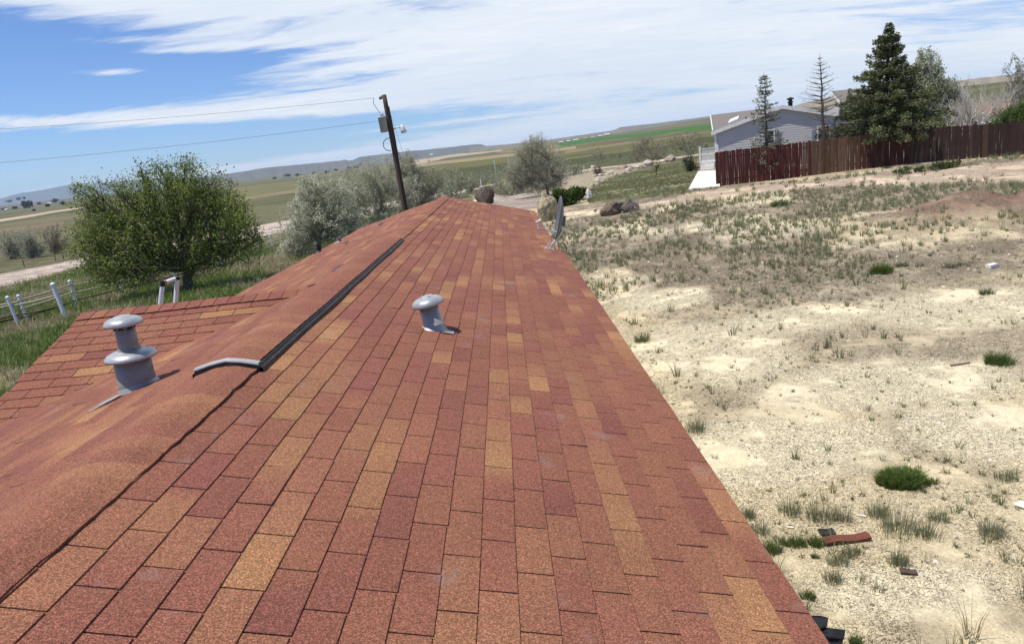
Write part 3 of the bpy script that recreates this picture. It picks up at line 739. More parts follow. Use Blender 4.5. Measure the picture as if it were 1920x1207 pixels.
# walls, fascia and gables
w = MB(); xe = 19 * EXP * cos(AR) - .28; zt = H0 - xe * tan(AR) - .06; xl = XR - WL * cos(AL) + .28; ztl = ZR - (XR - xl) * tan(AL) - .06
for yy in (Y0 + .15, Y1 - .2):
    w.prism([(xl, yy, -.4), (xe, yy, -.4), (xe, yy, zt), (XR, yy, ZR - .08), (xl, yy, ztl)], (0, .08, 0))
w.box(((xe - .04), (Y0 + Y1) / 2, (zt - .4) / 2), (.08, Y1 - Y0 - .6, zt + .4)); w.box(((xl + .04), (Y0 + Y1) / 2, (ztl - .4) / 2), (.08, Y1 - Y0 - .6, ztl + .4))
w.build('wall', M['wall'], house)
w = MB(); ex = 19 * EXP * cos(AR) - .012; ez = H0 - ex * tan(AR)
w.box((ex - .012, (Y0 + YD) / 2, ez - .075), (.02, YD - Y0, .13)); ex2 = 18.25 * EXP * cos(AR) - .012; w.box((ex2 - .012, (Y1 + YD) / 2, H0 - ex2 * tan(AR) - .075), (.02, Y1 - YD, .13))
lx2 = XR - WL * cos(AL) + .012; w.box((lx2, (Y0 + Y1) / 2, ZR - (XR - lx2) * tan(AL) - .08), (.02, Y1 - Y0, .12))
w.build('fascia', M['white'], house)
w = MB(); s_e = 17 * EXP
for fr in (fr_porch, fr_porchn):
    a, b = np.array(fr(0, PX + .02, -.02)), np.array(fr(s_e, PX + .02, -.02)); w.prism([a, b, b - (0, 0, .12), a - (0, 0, .12)], (.02, 0, 0))
w.build('rake_board', M['white'], house)
for yy in (PY - 1.75, PY + 1.75): w = MB(); w.box((PX + .25, yy, 1.15), (.10, .10, 2.7)); w.build('porch_post', M['white'], house)

# torn black shingle flaps hanging out under the right eave, near end
fl = MB()
def flap(P, dz):
    fl.prism(P, (0, 0, -dz), (.5, .5, .5))
ee = 19 * EXP * cos(AR)
def ev_(s, y, h=0): return (s * cos(AR), y, H0 - s * sin(AR) + h)
e19 = 19 * EXP
def az_(u, v, z):
    d = ray(u, v); return CAM + d * ((z - CAM[2]) / d[2])
def sheet(P, zz, dz=.006):
    Q = [az_(u, v, z) for (u, v), z in zip(P, zz)]; fl.prism(Q, (0, 0, -dz))
sheet([(1505, 1153), (1537, 1153), (1553, 1157), (1551, 1171), (1538, 1176), (1515, 1176)], [2.475, 2.47, 2.46, 2.455, 2.46, 2.475])
sheet([(1515, 1170), (1548, 1175), (1563, 1177), (1585, 1180), (1583, 1195), (1560, 1193), (1525, 1188)], [2.455, 2.44, 2.44, 2.42, 2.41, 2.43, 2.455])
sheet([(1520, 1184), (1560, 1190), (1581, 1197), (1577, 1214), (1540, 1218), (1530, 1200)], [2.44, 2.42, 2.40, 2.38, 2.41, 2.44])
fo_ = fl.build('shingle_flap', M['black']); tag(fo_, 'black torn strips of roofing felt sticking out from the right roof edge', 'roofing scrap')

# ------------------------------------------------------------------ satellite dish at the right eave
db = at_y(1030, 467, 0) ; d0 = ray(1030, 467)
# intersect with right slope
nR = np.array([sin(AR), 0, cos(AR)]); P0R = np.array([0, 0, H0]); tq = nR @ (P0R - CAM) / (nR @ d0); foot = CAM + d0 * tq
sc = scale_at(foot)
dish = thing('satellite_dish', foot, 'grey satellite dish seen edge on, bolted to the right eave of the red roof', 'satellite dish')
def dpx(u, v, dy=0.0): return at_y(u, v, foot[1] + dy)
p = MB(); p.box(foot + nR * .006, (.16, .10, .008), (np.array([cos(AR), 0, -sin(AR)]), (0, 1, 0), nR)); p.tube([dpx(1026, 466), dpx(1031, 455)], .010, 8); p.tube([dpx(1042, 467, .05), dpx(1038, 458, .05)], .009, 8); p.build('foot', M['steel'], dish)
p = MB(); p.tube([dpx(1031, 465), dpx(1036, 458), dpx(1043, 449), dpx(1050, 439), dpx(1053.5, 434), dpx(1053, 424), dpx(1051, 416)], [.022, .022, .022, .022, .022, .021, .02], 12); p.build('mast', M['steel'], dish, smooth=True)
# reflector: shallow elliptical bowl facing left (toward -X, slightly up and toward us)
cen = dpx(1051.5, 409); fwd_ = np.array([-.975, -.02, .22]); fwd_ /= np.linalg.norm(fwd_); upv = np.array([.25, 0, .97]); upv = upv - fwd_ * (upv @ fwd_); upv /= np.linalg.norm(upv)
tilt = np.array([-.02, 0, 0]); sd = np.cross(upv, fwd_)
bw = MB(); V = []; F = []; NR, NA = 8, 36
for th, bk in ((0, 0), (1, 1)):
    for i in range(NR + 1):
        q = i / NR
        for k in range(NA):
            wv = 2 * pi * k / NA; e = q ** 2 * .075 - (.010 if bk else 0) + (.008 * q if not bk else 0)
            V.append(cen + upv * (.345 * q * sin(wv)) + sd * (.24 * q * cos(wv)) + fwd_ * (e - .03))
off = (NR + 1) * NA
for i in range(NR):
    for k in range(NA):
        k2 = (k + 1) % NA; F.append((i * NA + k, i * NA + k2, (i + 1) * NA + k2, (i + 1) * NA + k)); F.append((off + i * NA + k, off + (i + 1) * NA + k, off + (i + 1) * NA + k2, off + i * NA + k2))
F += [(NR * NA + k, NR * NA + (k + 1) % NA, off + NR * NA + (k + 1) % NA, off + NR * NA + k) for k in range(NA)]
bw.add(V, F); bw.build('reflector', M['dish'], dish, smooth=True)
p = MB(); p.box(cen - fwd_ * .05 - upv * .04, (.05, .11, .16), (fwd_, sd, upv)); p.tube([dpx(1053, 424), cen - fwd_ * .05 - upv * .08], .02, 8); p.build('back_bracket', M['dish'], dish)
p = MB(); p.tube([dpx(1048, 436), dpx(1030, 433), dpx(1012, 427.5)], [.014, .013, .012], 8); p.tube([dpx(1048, 436), dpx(1051, 428)], .012, 8); p.build('feed_arm', M['steel'], dish)
p = MB(); p.tube([dpx(1010, 429), dpx(1008.5, 420)], .017, 10); p.tube([dpx(1004.5, 417), dpx(1009, 415.5), dpx(1015, 412.5)], [.014, .018, .027], 12); p.build('receiver', M['ceramic'], dish)
p = MB(); cp = [dpx(1047, 437), dpx(1045, 447), dpx(1048, 457), dpx(1055, 456), dpx(1061, 462), dpx(1062.5, 469), dpx(1057, 473), dpx(1049, 470), dpx(1041, 468)]
def smoothpath(P, n=6):
    P = [np.asarray(q, float) for q in P]; out = []
    for i in range(len(P) - 1):
        p0 = P[max(i - 1, 0)]; p1 = P[i]; p2 = P[i + 1]; p3 = P[min(i + 2, len(P) - 1)]
        for k in range(n):
            f = k / n; out.append(.5 * ((2 * p1) + (-p0 + p2) * f + (2 * p0 - 5 * p1 + 4 * p2 - p3) * f ** 2 + (-p0 + 3 * p1 - 3 * p2 + p3) * f ** 3))
    return out + [P[-1]]
p.tube(smoothpath(cp), .005, 6); p.tube([q + (.0, .02, -.01) for q in smoothpath(cp[3:8])], .005, 6); p.build('coax_cable', M['cable'], dish)

# ------------------------------------------------------------------ ladder behind the porch roof
LY = 6.75
la = thing('ladder', (at_y(302, 580, LY)[0], LY, 0), 'white ladder top with a black corner cap rising behind the porch roof', 'ladder')
a0_, a1_ = at_y(298.5, 590, LY), at_y(305, 531, LY); b0_, b1_ = at_y(328, 585, LY + .1), at_y(332.5, 521, LY + .1)
for (a, b) in ((a0_, a1_), (b0_, b1_)):
    p = MB(); d = (b - a); foot_ = a - d * ((a[2] + .1) / d[2]); p.tube([foot_, b], .026, 10); p.build('rail', M['wpost'], la)
p = MB(); p.tube([a1_, b1_], .024, 10); p.build('rung', M['wpost'], la)
f_ = lambda k: (a1_ + (a0_ - a1_) * k, b1_ + (b0_ - b1_) * k)
for k in (.86, 1.7, 2.6, 3.5):
    q0, q1 = f_(k); p = MB(); p.tube([q0, q1], .02, 10); p.build('rung', M['wpost'], la)
dd = (a1_ - a0_) / np.linalg.norm(a1_ - a0_); q0, q1 = f_(.86)
for e_, k_, w_ in ((a1_, .033, .034), (b1_, .02, .03), (q1, .03, .028)):
    p = MB(); p.tube([e_ - dd * k_, e_ + dd * k_], w_, 12); p.build('corner_cap', M['black'], la)
p = MB(); q = a1_ + (b1_ - a1_) * .2; q2 = a1_ + (b1_ - a1_) * .42; p.tube([q, q + (q2 - q) * .35], .0255, 10); p.build('sticker', M['red'], la)

# ------------------------------------------------------------------ utility pole, transformer, lamp, wires
pbase = at_y(760, 392, 43.0); pz = float(Hfun(pbase[0], 43.0)); ptop = at_y(720, 178, 43.0)
dirp = (ptop - pbase); pbot = pbase + dirp * ((pz - .3 - pbase[2]) / dirp[2])
up_ = thing('utility_pole', (pbot[0], pbot[1], pz), 'leaning brown wooden utility pole carrying a grey transformer and a yard light', 'utility pole')
def P43(u, v, dy=0): return at_y(u, v, 43.0 + dy)
s43 = scale_at(pbase)
p = MB(); n_ = 14; p.tube([pbot + (ptop - pbot) * k / n_ for k in range(n_ + 1)], [.20 - .065 * k / n_ for k in range(n_ + 1)], 14); p.build('pole', M['pole'], up_, smooth=True)
p = MB(); tcn = P43(722, 233, -.25); axp = dirp / np.linalg.norm(dirp)
p.lathe([(.001, -.46), (.22, -.46), (.235, -.43), (.235, .36), (.25, .37), (.25, .42), (.2, .47), (.001, .49)], tcn - (.12, 0, 0), 24, axp)
tr = p.build('transformer', M['grey'], up_, smooth=True)
for a, b in (((712.5, 221), (713.5, 216)), ((719, 219), (716, 214))):
    p = MB(); q0 = P43(*a, -.25); q1 = P43(*b, -.3); p.tube([q0 - (q1 - q0) * .6, q0, q0 + (q1 - q0) * .5, q1, q1 + (q1 - q0) * .4], [.06, .07, .05, .075, .03], 10); p.build('bushing', M['ceramic'], tr)
p = MB(); p.box(P43(731, 232), (.2, .14, .7), (np.array([1., 0, 0]), np.array([0, 1., 0]), axp)); p.build('bracket', M['steel'], up_)
p = MB()
q0, q1 = P43(711, 186), P43(717, 181.5)
ins = [q0 + (q1 - q0) * k / 6 for k in range(7)]; p.tube(ins, [.04, .11, .05, .13, .05, .12, .05], 10); p.build('insulator', M['glassg'], up_, smooth=True)
p = MB(); p.tube(smoothpath([P43(701, 184), P43(700.5, 194), P43(706, 203), P43(714, 214, -.2)]), .016, 6); p.build('jumper_wire', M['cable'], up_)
p = MB(); p.tube(smoothpath([P43(736, 245), P43(741, 241), P43(747, 239.5), P43(753, 240)]), .035, 8); arm = p.build('lamp_arm', M['steel'], up_)
p = MB(); lc = P43(756, 243); p.lathe([(.001, .30), (.09, .29), (.11, .16), (.15, .10), (.17, -.05), (.18, -.19), (.15, -.20), (.001, -.13)], lc, 16, axp * .97 + np.array([-.1, 0, 0])); p.build('lamp_head', M['ceramic'], arm, smooth=True)
p = MB(); ring = []
for k in range(17):
    w = pi * .5 + pi * k / 16 * 1.05; ring.append(P43(731 + 12.5 * cos(w), 271 - 12 * sin(w), -.15))
p.tube(ring, .022, 6); p.build('cable_loop', M['cable'], up_)
p = MB(); p.tube([P43(729, 200, -.2), P43(741, 262, -.22), P43(747, 300, -.22), P43(763, 392, -.24)], .035, 6); p.build('conduit', M['deck'], up_)
g0 = P43(727, 197); g1 = at_y(766, 320, 40); g1 = g0 + (g1 - g0) * 1.55; p = MB(); p.tube([g0, g1], .007, 5); p.build('guy_wire', M['cable'], up_)
for (a, b, lab) in (((701, 184), (-160, 242.5), 'upper overhead power line running left from the top of the utility pole'), ((712, 227), (-160, 310), 'lower overhead power line running left from the transformer')):
    q0 = P43(*a); q1 = at_y(*b, 40.0); pts = []
    for k in range(41):
        f = k / 40 * 1.3; q = q0 + (q1 - q0) * f; q[2] -= .55 * 4 * (f / 1.3) * (1 - f / 1.3) * .6; pts.append(q)
    sag = .33 * 4 * .5
    p = MB(); p.tube(pts, .008, 5); tag(p.build('power_line', M['cable']), lab, 'power line', 'overhead lines from the pole')

# ------------------------------------------------------------------ white rail fence on the left
def rail_fence(name, posts, label, hts, rads, rails, dark=None, lean=.10, caps=True):
    """posts: list of pixels of the post feet; rails: fractions of height"""
    B = [hit(u, v) for u, v in posts]; f = thing(name, B[0], label, 'fence')
    T = []
    for b, h, r in zip(B, hts, rads):
        tp = b + np.array([-lean * h, .02 * h, h]); T.append(tp); p = MB()
        p.tube([b - (tp - b) * .15, tp], [r, r], 10); 
        if caps: p.tube([tp, tp + (tp - b) * .03, tp + (tp - b) * .07], [r * 1.25, r * 1.2, r * .3], 10)
        p.build('post', M['wpost'], f)
    for i in range(len(B) - 1):
        for k, q in enumerate(rails):
            p = MB(); a = B[i] + (T[i] - B[i]) * q; b = B[i + 1] + (T[i + 1] - B[i + 1]) * (q + .03 * math.sin(i * 3 + k)); d = (b - a) / np.linalg.norm(b - a)
            m_ = (a + b) / 2 - (0, 0, .03); p.tube([a - d * .12, m_, b + d * .12], [.032, .038, .03], 7); p.build('rail', M['rail'] if (dark is None or k != dark) else M['pole'], f)
    return f
rail_fence('rail_fence', [(-150, 644), (-60, 628), (53, 606), (146, 574), (232, 552), (330, 527), (418, 507), (514, 468), (560, 452)], 'long far row of white posts with thin pole rails beside the gravel road', [1.15] * 9, [.06] * 9, [.25, .55, .85], dark=0)
rail_fence('rail_fence', [(-120, 642), (36, 612), (124, 597)], 'short near section of white post and rail fence with a leaning thick post', [1.15, 1.2, 1.42], [.065, .065, .085], [.38, .72], dark=0, lean=.14)
def wire_posts(pixels, top_px, label, group, r=.05, m='wpost', name='fence_post', labels=None):
    for i, ((u, v), tv_) in enumerate(zip(pixels, top_px)):
        b = hit(u, v); h = (v - tv_) / scale_at(b); p = MB(); q = b + np.array([-.03 * h, 0, h]); p.tube([b - (0, 0, .2), q], [r, r * .95], 8); p.tube([q, q + (0, 0, .03)], [r * 1.15, r * .4], 8)
        tag(p.build(name, M[m]), labels[i] if labels else label, 'post', group)
wire_posts([(932, 341), (958, 336), (903, 352), (1047, 333), (1065, 331), (1080, 327), (1096, 325)], [301, 294, 337, 322, 320, 318, 312], None, 'white posts along the drive', labels=[
    'tall white post standing left of the round grey tree', 'slim white post half hidden by the left side of the round grey tree', 'short white post right above the dark boulder beyond the roof end',
    'white wire fence post just right of the round grey tree trunk', 'second white wire fence post right of the round grey tree', 'third white wire fence post, in front of grey brush', 'white wire fence post farthest right beside the gravel road'], r=.075)
wire_posts([(46, 500), (105, 489), (120, 486)], [486, 478, 476], None, 'rusty posts beyond the road', labels=['leftmost thin rusty post beyond the gravel road', 'thin rusty post beyond the road near the bare brush', 'thin rusty post beyond the road closest to the green tree'], r=.04, m='pole')

# ------------------------------------------------------------------ rocks
def rock(name, u, v, w_px, h_px, label, c=(.30, .25, .18), c2=(.18, .14, .10), seed=0, depth=.8, jag=.3, cat='rock', group=None, top=None, lean=0., flat=False, b=None):
    r = np.random.default_rng(seed); b = hit(u, v) if b is None else b; s = scale_at(b); w = w_px / s / 2; h = h_px / s
    nu, nv = 40, 26; V = []; Cc = []
    off = r.uniform(0, 50, 6)
    planes = [(d / np.linalg.norm(d), q) for d, q in [(r.normal(size=3), r.uniform(.62, .95)) for _ in range(16)]]
    for j in range(nv + 1):
        ph = -pi / 2 + pi * j / nv
        for i in range(nu):
            th = 2 * pi * i / nu; d = np.array([cos(ph) * cos(th), cos(ph) * sin(th), sin(ph)])
            k = 1.0
            for n_, q in planes:
                dn = d @ n_
                if dn > .01: k = min(k, q / dn)
            k *= 1 + jag * (float(fbm(d[0] * 3 + off[0] + d[2] * 2, d[1] * 3 + off[1] - d[2] * 2, 1.0, 4, seed)) - .5)
            x, y, z = d * k; z = (z + .42) / 1.35
            x += lean * z
            V.append((b[0] + x * w * 1.08, b[1] + y * w * depth, b[2] + z * h - .03)); m_ = float(fbm(d[0] * 4 + off[2], d[2] * 4 + d[1] * 2 + off[3], 1, 4, seed + 3)); m_ = min(max((m_ - .35) / .3, 0), 1)
            cc = np.array(c) * (1 - m_) + np.array(c2) * m_
            Cc.append(cc)
    F = np.array([(j * nu + i, j * nu + (i + 1) % nu, (j + 1) * nu + (i + 1) % nu, (j + 1) * nu + i) for j in range(nv) for i in range(nu)])
    return tag(mesh_np(name, np.array(V), F, M['rock'], None, np.array(Cc)), label, cat, group)
rock('boulder', 909, 384, 37, 34, 'dark brown boulder just beyond the far end of the roof', (.13, .10, .075), (.075, .06, .05), 3, .8, .5, lean=.12)
rock('boulder', 1026, 414, 44, 56, 'tall tan boulder with a sloping dark face beyond the roof corner', (.40, .34, .20), (.15, .12, .09), 5, .8, .4, lean=.25)
rock('boulder', 1148, 402, 46, 28, 'low brown sandstone boulder at the edge of the dry yard', (.21, .16, .11), (.12, .09, .07), 7, .9, .5)
rock('boulder', 1176, 397, 46, 22, 'dark cracked boulder on the right of the low sandstone one', (.10, .085, .07), (.16, .13, .10), 9, .7, .6)
rock('white_rock', 1101, 374, 22, 20, 'bright white rock beside the dark green juniper', (.72, .68, .58), (.58, .53, .44), 11, .8, .35, lean=.2)
rock('boulder', 1071, 378, 26, 10, 'low pinkish brown stone at the foot of the juniper', (.30, .22, .16), (.2, .15, .12), 12)
RR_ = [(1112, 349, 9, 6), (1119, 342, 12, 7), (1127, 336, 20, 6), (1122, 330, 22, 6), (1139, 328, 14, 7), (1146, 327, 16, 8), (1155, 329, 9, 6), (1170, 327, 12, 8), (1180, 322, 14, 8), (1191, 317, 17, 8), (1203, 313, 16, 7), (1213, 312, 24, 12), (1228, 307, 12, 7), (1241, 305, 16, 7), (1258, 303, 22, 12), (1106, 322, 16, 6), (1112, 317, 9, 8), (1166, 316, 22, 8)]
LB = ['small cream garden stone nearest the white rock', 'cream garden stone, second up from the white rock', 'flat cream slab in the garden edging', 'flat pale slab lying behind another slab in the garden edging', 'pale stone with a shadowed hollow in the garden edging', 'wedge of cream stone in the middle of the garden edging', 'small stone filling a gap in the garden edging', 'cream stone below the grey brush', 'rounded cream stone left of the pair of long ones', 'long cream stone in the curved garden edging', 'long pale stone touching the biggest white stone', 'biggest white rounded stone in the garden edging', 'small stone right of the biggest white garden stone', 'stone at the foot of the dark shrub by the deck', 'pink boulder at the right end of the garden edging', 'thin pale slab left of the garden edging', 'small pink standing stone behind the slabs', 'low brown stone under the grey brush']
for i, (u, v, a, b) in enumerate(RR_):
    rock('garden_stone', u, v, a, b, LB[i], (.62, .54, .42) if i not in (14, 17) else (.30, .21, .17), (.45, .38, .28), 40 + i, .7, .3, group='stones edging the garden')

# ------------------------------------------------------------------ picket fence on the right
fa, fb_ = hit(1345, 350), hit(1960, 287)
FA = np.array([fa[0], fa[1]]); FBp = np.array([fb_[0], fb_[1]]); flen = np.linalg.norm(FBp - FA); fd_ = (FBp - FA) / flen
pf = thing('picket_fence', fa, 'long dark red stained picket fence in front of the grey house', 'fence')
top_pts = [(1343, 286, 0), (1960, 224, 1)]
hA = (350 - 286) / scale_at(fa); hB = (287 - 226) / scale_at(fb_)
r = np.random.default_rng(77); pk = MB(); x = 0; dn = np.array([fd_[1], -fd_[0]])  # toward the camera
red = C3(.066, .013, .010); dkr = C3(.042, .019, .014); weat = C3(.12, .065, .038); dkb = C3(.040, .025, .019)
i = 0
while x < flen + 6:
    wd = r.uniform(.10, .135); f = x / flen; c2 = FA + fd_ * (x + wd / 2); z = float(Hfun(c2[0], c2[1])); h = hA * (1 - f) + hB * f + r.normal() * .022
    fx = f
    if fx < .30: c = red * r.uniform(.7, 1.3)
    elif fx < .44: c = weat * r.uniform(.55, 1.15)
    elif fx < .60: c = (red * .55 + dkr * .45) * r.uniform(.7, 1.2)
    else: c = (dkb * .5 + dkr * .5) * r.uniform(.75, 1.35)
    if r.random() < .08: c = c * .5 + weat * .5
    A3 = np.array([[fd_[0], fd_[1], 0], [dn[0], dn[1], 0], [0, 0, 1.]]); tl = r.normal() * .012; A3[2] = np.array([fd_[0] * tl, fd_[1] * tl, 1])
    pk.box((c2[0] + dn[0] * r.uniform(0, .012), c2[1], z + h / 2 - .02), (wd - r.choice([.003, .008, .022], p=[.7, .22, .08]), .018, h), A3, c); x += wd; i += 1
pk.build('pickets', M['picket'], pf)
for q in (.18, .82):
    p = MB(); a = np.array([*(FA - dn * .05), hA * q + fa[2]]); K = 14
    P_ = [np.array([*(FA + fd_ * flen * 1.14 * k / K - dn * .05), 0]) for k in range(K + 1)]
    for k, v_ in enumerate(P_): v_[2] = float(Hfun(v_[0], v_[1])) + (hA + (hB - hA) * k / K) * q
    p.tube(P_, .04, 4); p.build('rail', M['pole'], pf)
for k in range(12):
    c2 = FA + fd_ * (flen * 1.1 * k / 11) - dn * .1; z = float(Hfun(c2[0], c2[1])); p = MB(); p.box((c2[0], c2[1], z + .85), (.09, .09, 1.9)); p.build('post', M['pole'], pf)
p = MB(); c2 = FA + fd_ * flen * .665; z = float(Hfun(c2[0], c2[1])); p.box((c2[0], c2[1] - .05, z + hA * .98), (.22, .14, .06)); p.build('post_cap', M['grey'], pf)

# ------------------------------------------------------------------ grey neighbour house
HY = 47.0
def N(u, v, dy=0.): return at_y(u, v, HY + dy)
gl = at_y(1341, 249, HY); G0x, G0y = gl[0], gl[1]; zg = float(Hfun(G0x, G0y)); TH = radians(17)
def rot_in(p): dx, dy = p[0] - G0x, p[1] - G0y; return np.array([G0x + dx * cos(TH) - dy * sin(TH), G0y + dx * sin(TH) + dy * cos(TH), p[2]])
CR = rot_in(CAM)
def N(u, v, dy=0.):       # photo point on the house's own front plane, in the frame of the house
    d = ray(u, v); d = np.array([d[0] * cos(TH) - d[1] * sin(TH), d[0] * sin(TH) + d[1] * cos(TH), d[2]]); return CR + d * ((G0y + dy - CR[1]) / d[1])
HY = G0y
nh = thing('grey_house', (G0x, G0y, zg), 'grey sided house with white trimmed gable behind the picket fence', 'house'); nh.rotation_euler.z = -TH
xL, xP, xRt = N(1341, 250)[0], N(1467, 250)[0], N(1606, 235)[0]
zE = N(1341, 249)[2]; zP = N(1467, 201)[2]; zE2 = N(1604, 221)[2]
sd_ = MB(); nb = 22   # lap siding: rows of boards each tipped out a little, clipped to the gable
def top_at(x): return zE + (zP - zE) * (x - xL) / (xP - xL) if x < xP else zP + (zE2 - zP) * (x - xP) / (xRt - xP)
z = zg - .3; lap = .15
while z < zP:
    xs_ = []
    z1 = z + lap
    # extent at height z
    xa = xL if z < zE else xL + (xP - xL) * (z - zE) / (zP - zE); xb = xRt if z < zE2 else xRt - (xRt - xP) * (z - zE2) / (zP - zE2)
    xa1 = xL if z1 < zE else min(xL + (xP - xL) * (z1 - zE) / (zP - zE), xP); xb1 = xRt if z1 < zE2 else max(xRt - (xRt - xP) * (z1 - zE2) / (zP - zE2), xP)
    sd_.add([(xa, HY - .018, z), (xb, HY - .018, z), (xb1, HY, z1), (xa1, HY, z1), (xa, HY + .0, z), (xb, HY, z)], [(0, 1, 2, 3), (4, 5, 1, 0)]); z = z1
sd_.build('siding', M['siding'], nh)
p = MB(); dpt = 9.0; p.box((xL + .08, HY + dpt / 2 + .08, (zg + zE) / 2 - .1), (.14, dpt, zE - zg + .1)); p.box((xRt - .08, HY + dpt / 2 + .08, (zg + zE2) / 2 - .1), (.14, dpt, zE2 - zg)); p.box(((xL + xRt) / 2, HY + dpt, (zg + zE) / 2), (xRt - xL, .14, zE - zg)); p.build('side_wall', M['siding'], nh)
# roof: front gable, and the lower wing whose slope faces us on the left
p = MB(); ov = .2
def slab(P, th=.10): p.prism(P, (0, 0, th))
eL = np.array([xL - .25, HY - ov, zE - .02]); pk_ = np.array([xP, HY - ov, zP + .03]); eR = np.array([xRt + .3, HY - ov, zE2 - .06]); bk = np.array([0, dpt + ov, 0])
slab([eL, pk_, pk_ + bk, eL + bk]); slab([pk_, eR, eR + bk, pk_ + bk]); p.build('roof', M['croof'], nh)
p = MB()
wl = N(1333, 219, 3.5); wr = N(1466, 202, 3.5); w0 = N(1337, 247, .9); w1 = N(1440, 236, .9)
wl[2] += .03; p.prism([w0, w1 + (0, 0, -.03), wr, wl], (0, 0, .08)); p.prism([wl, wr, wr + (0, 3.0, -1.2), wl + (0, 3.0, -1.2)], (0, 0, .08)); wing = p.build('wing_roof', M['croof'], nh)
p = MB(); p.prism([w0 + (-.05, 0, -.14), wl + (-.05, 0, -.14), wl + (-.05, 0, .1), w0 + (-.05, 0, .1)], (.05, 0, 0)); p.build('rake_board', M['white'], nh)
p = MB(); 
for a, b in ((eL, pk_), (pk_, eR)): p.prism([a + (0, -.03, -.14), b + (0, -.03, -.14), b + (0, -.03, .10), a + (0, -.03, .10)], (0, .04, 0))
p.build('fascia', M['white'], nh)
p = MB(); p.prism([N(1365, 236, -.2) + (0, 0, .12), N(1384, 228, -.2) + (0, 0, .12), N(1386, 224, .8) + (0, 0, .16), N(1369, 231, .8) + (0, 0, .16)], (0, 0, .08)); p.build('skylight', M['white'], nh)
p = MB(); q = N(1482, 203, 3.0); p.lathe([(.14, -.6), (.14, .35), (.20, .36), (.20, .42), (.13, .43), (.13, .55), (.23, .56), (.23, .64), (.01, .72)], q, 16); p.build('chimney', M['black'], nh)
p = MB(); q = N(1399, 226, .2); p.lathe([(.05, -.3), (.05, .22), (.01, .22)], q, 10); p.build('plumbing_vent', M['black'], nh)
def win(u0, v0, u1, v1, sh=()):
    a = N(u0, v0, -.02); b = N(u1, v1, -.02); w = b[0] - a[0]; h = a[2] - b[2]; c = (a + b) / 2; f = MB(); t_ = .07
    f.box(c + (0, -.02, h / 2), (w + .14, .06, t_)); f.box(c + (0, -.02, -h / 2), (w + .14, .08, t_)); f.box(c + (-w / 2, -.02, 0), (t_, .06, h - .08)); f.box(c + (w / 2, -.02, 0), (t_, .06, h - .08)); f.box(c + (0, -.02, 0), (w, .04, .04))
    fr_ = f.build('window_frame', M['white'], nh); g = MB(); g.box(c, (w - .05, .02, h - .05)); g.build('pane', M['glass'], fr_)
win(1437, 245, 1452, 268); win(1533, 238, 1556, 262); win(1569, 232, 1590, 260)
for u0, v0, u1, v1 in ((1455, 247, 1463, 275), (1522, 245, 1530, 266), (1559, 233, 1567, 262)):
    a = N(u0, v0); b = N(u1, v1); p = MB(); c = (a + b) / 2; p.box(c + (0, -.05, 0), (b[0] - a[0], .04, a[2] - b[2])); 
    for k in range(9): p.box(c + (0, -.075, (k - 4) * (a[2] - b[2]) / 9.5), (b[0] - a[0] - .08, .02, .05))
    p.build('shutter', M['shutter'], nh)
for u in (1341,):
    p = MB(); a = N(u, 252, -.05); p.box((a[0], a[1], (a[2] + zg) / 2), (.13, .13, a[2] - zg)); p.build('corner_board', M['white'], nh)
# deck with railing, steps and the white concrete ramp left of the fence
dk = thing('deck', (G0x, G0y, zg), 'white railed deck at the left corner of the grey house', 'deck'); dk.rotation_euler.z = -TH
z_d = N(1328, 303, -1)[2]; xa, xb = N(1313, 300, -1)[0], N(1346, 300, -1)[0]
p = MB(); p.box(((xa + xb) / 2, HY - .2, z_d - .06), (xb - xa, 2.2, .12)); p.box(((xa + xb) / 2, HY - 1.2, z_d - .30), (xb - xa - .1, .06, .36)); p.build('platform', M['white'], dk)
p = MB(); hr = .85
for q in np.linspace(xa + .15, xb - .1, 14): p.box((q, HY - 1.2, z_d + hr / 2), (.04, .04, hr - .06))
p.box(((xa + xb) / 2, HY - 1.2, z_d + hr), (xb - xa, .08, .05)); p.box(((xa + xb) / 2, HY - 1.2, z_d + .08), (xb - xa, .05, .05)); p.build('railing', M['white'], dk)
for q in (xa, xb): p = MB(); p.box((q, HY - 1.2, z_d + .5), (.12, .12, 1.05)); p.build('railing_post', M['white'], dk)
p = MB(); 
for k in range(3): p.box(((xa + xb) / 2 - .1, HY - 1.55 - .3 * k, z_d - .16 - .17 * k - .1), (xb - xa - .25, .32, .17 + .2)) 
p.build('steps', M['concrete'], dk)
q0 = [hit(1292, 357), hit(1347, 351)]
zt_ = at_y(1305, 320, HY - 5)[2]
p = MB(); A_0 = hit(1291, 358); A_1 = hit(1350, 352); yb_ = HY - 3.0; B_0 = at_y(1309, 321, yb_); B_1 = at_y(1347, 319, yb_)
lowz = min(A_0[2], A_1[2]) - .2
p.add([A_0 + (0, 0, .10), A_1 + (0, 0, .10), B_1, B_0, (A_0[0], A_0[1], lowz), (A_1[0], A_1[1], lowz), (B_1[0], B_1[1], lowz), (B_0[0], B_0[1], lowz)], [(0, 1, 2, 3), (0, 4, 5, 1), (1, 5, 6, 2), (2, 6, 7, 3), (3, 7, 4, 0), (4, 7, 6, 5)])
tag(p.build('concrete_ramp', M['concrete']), 'sloping white concrete ramp at the left end of the picket fence', 'ramp')
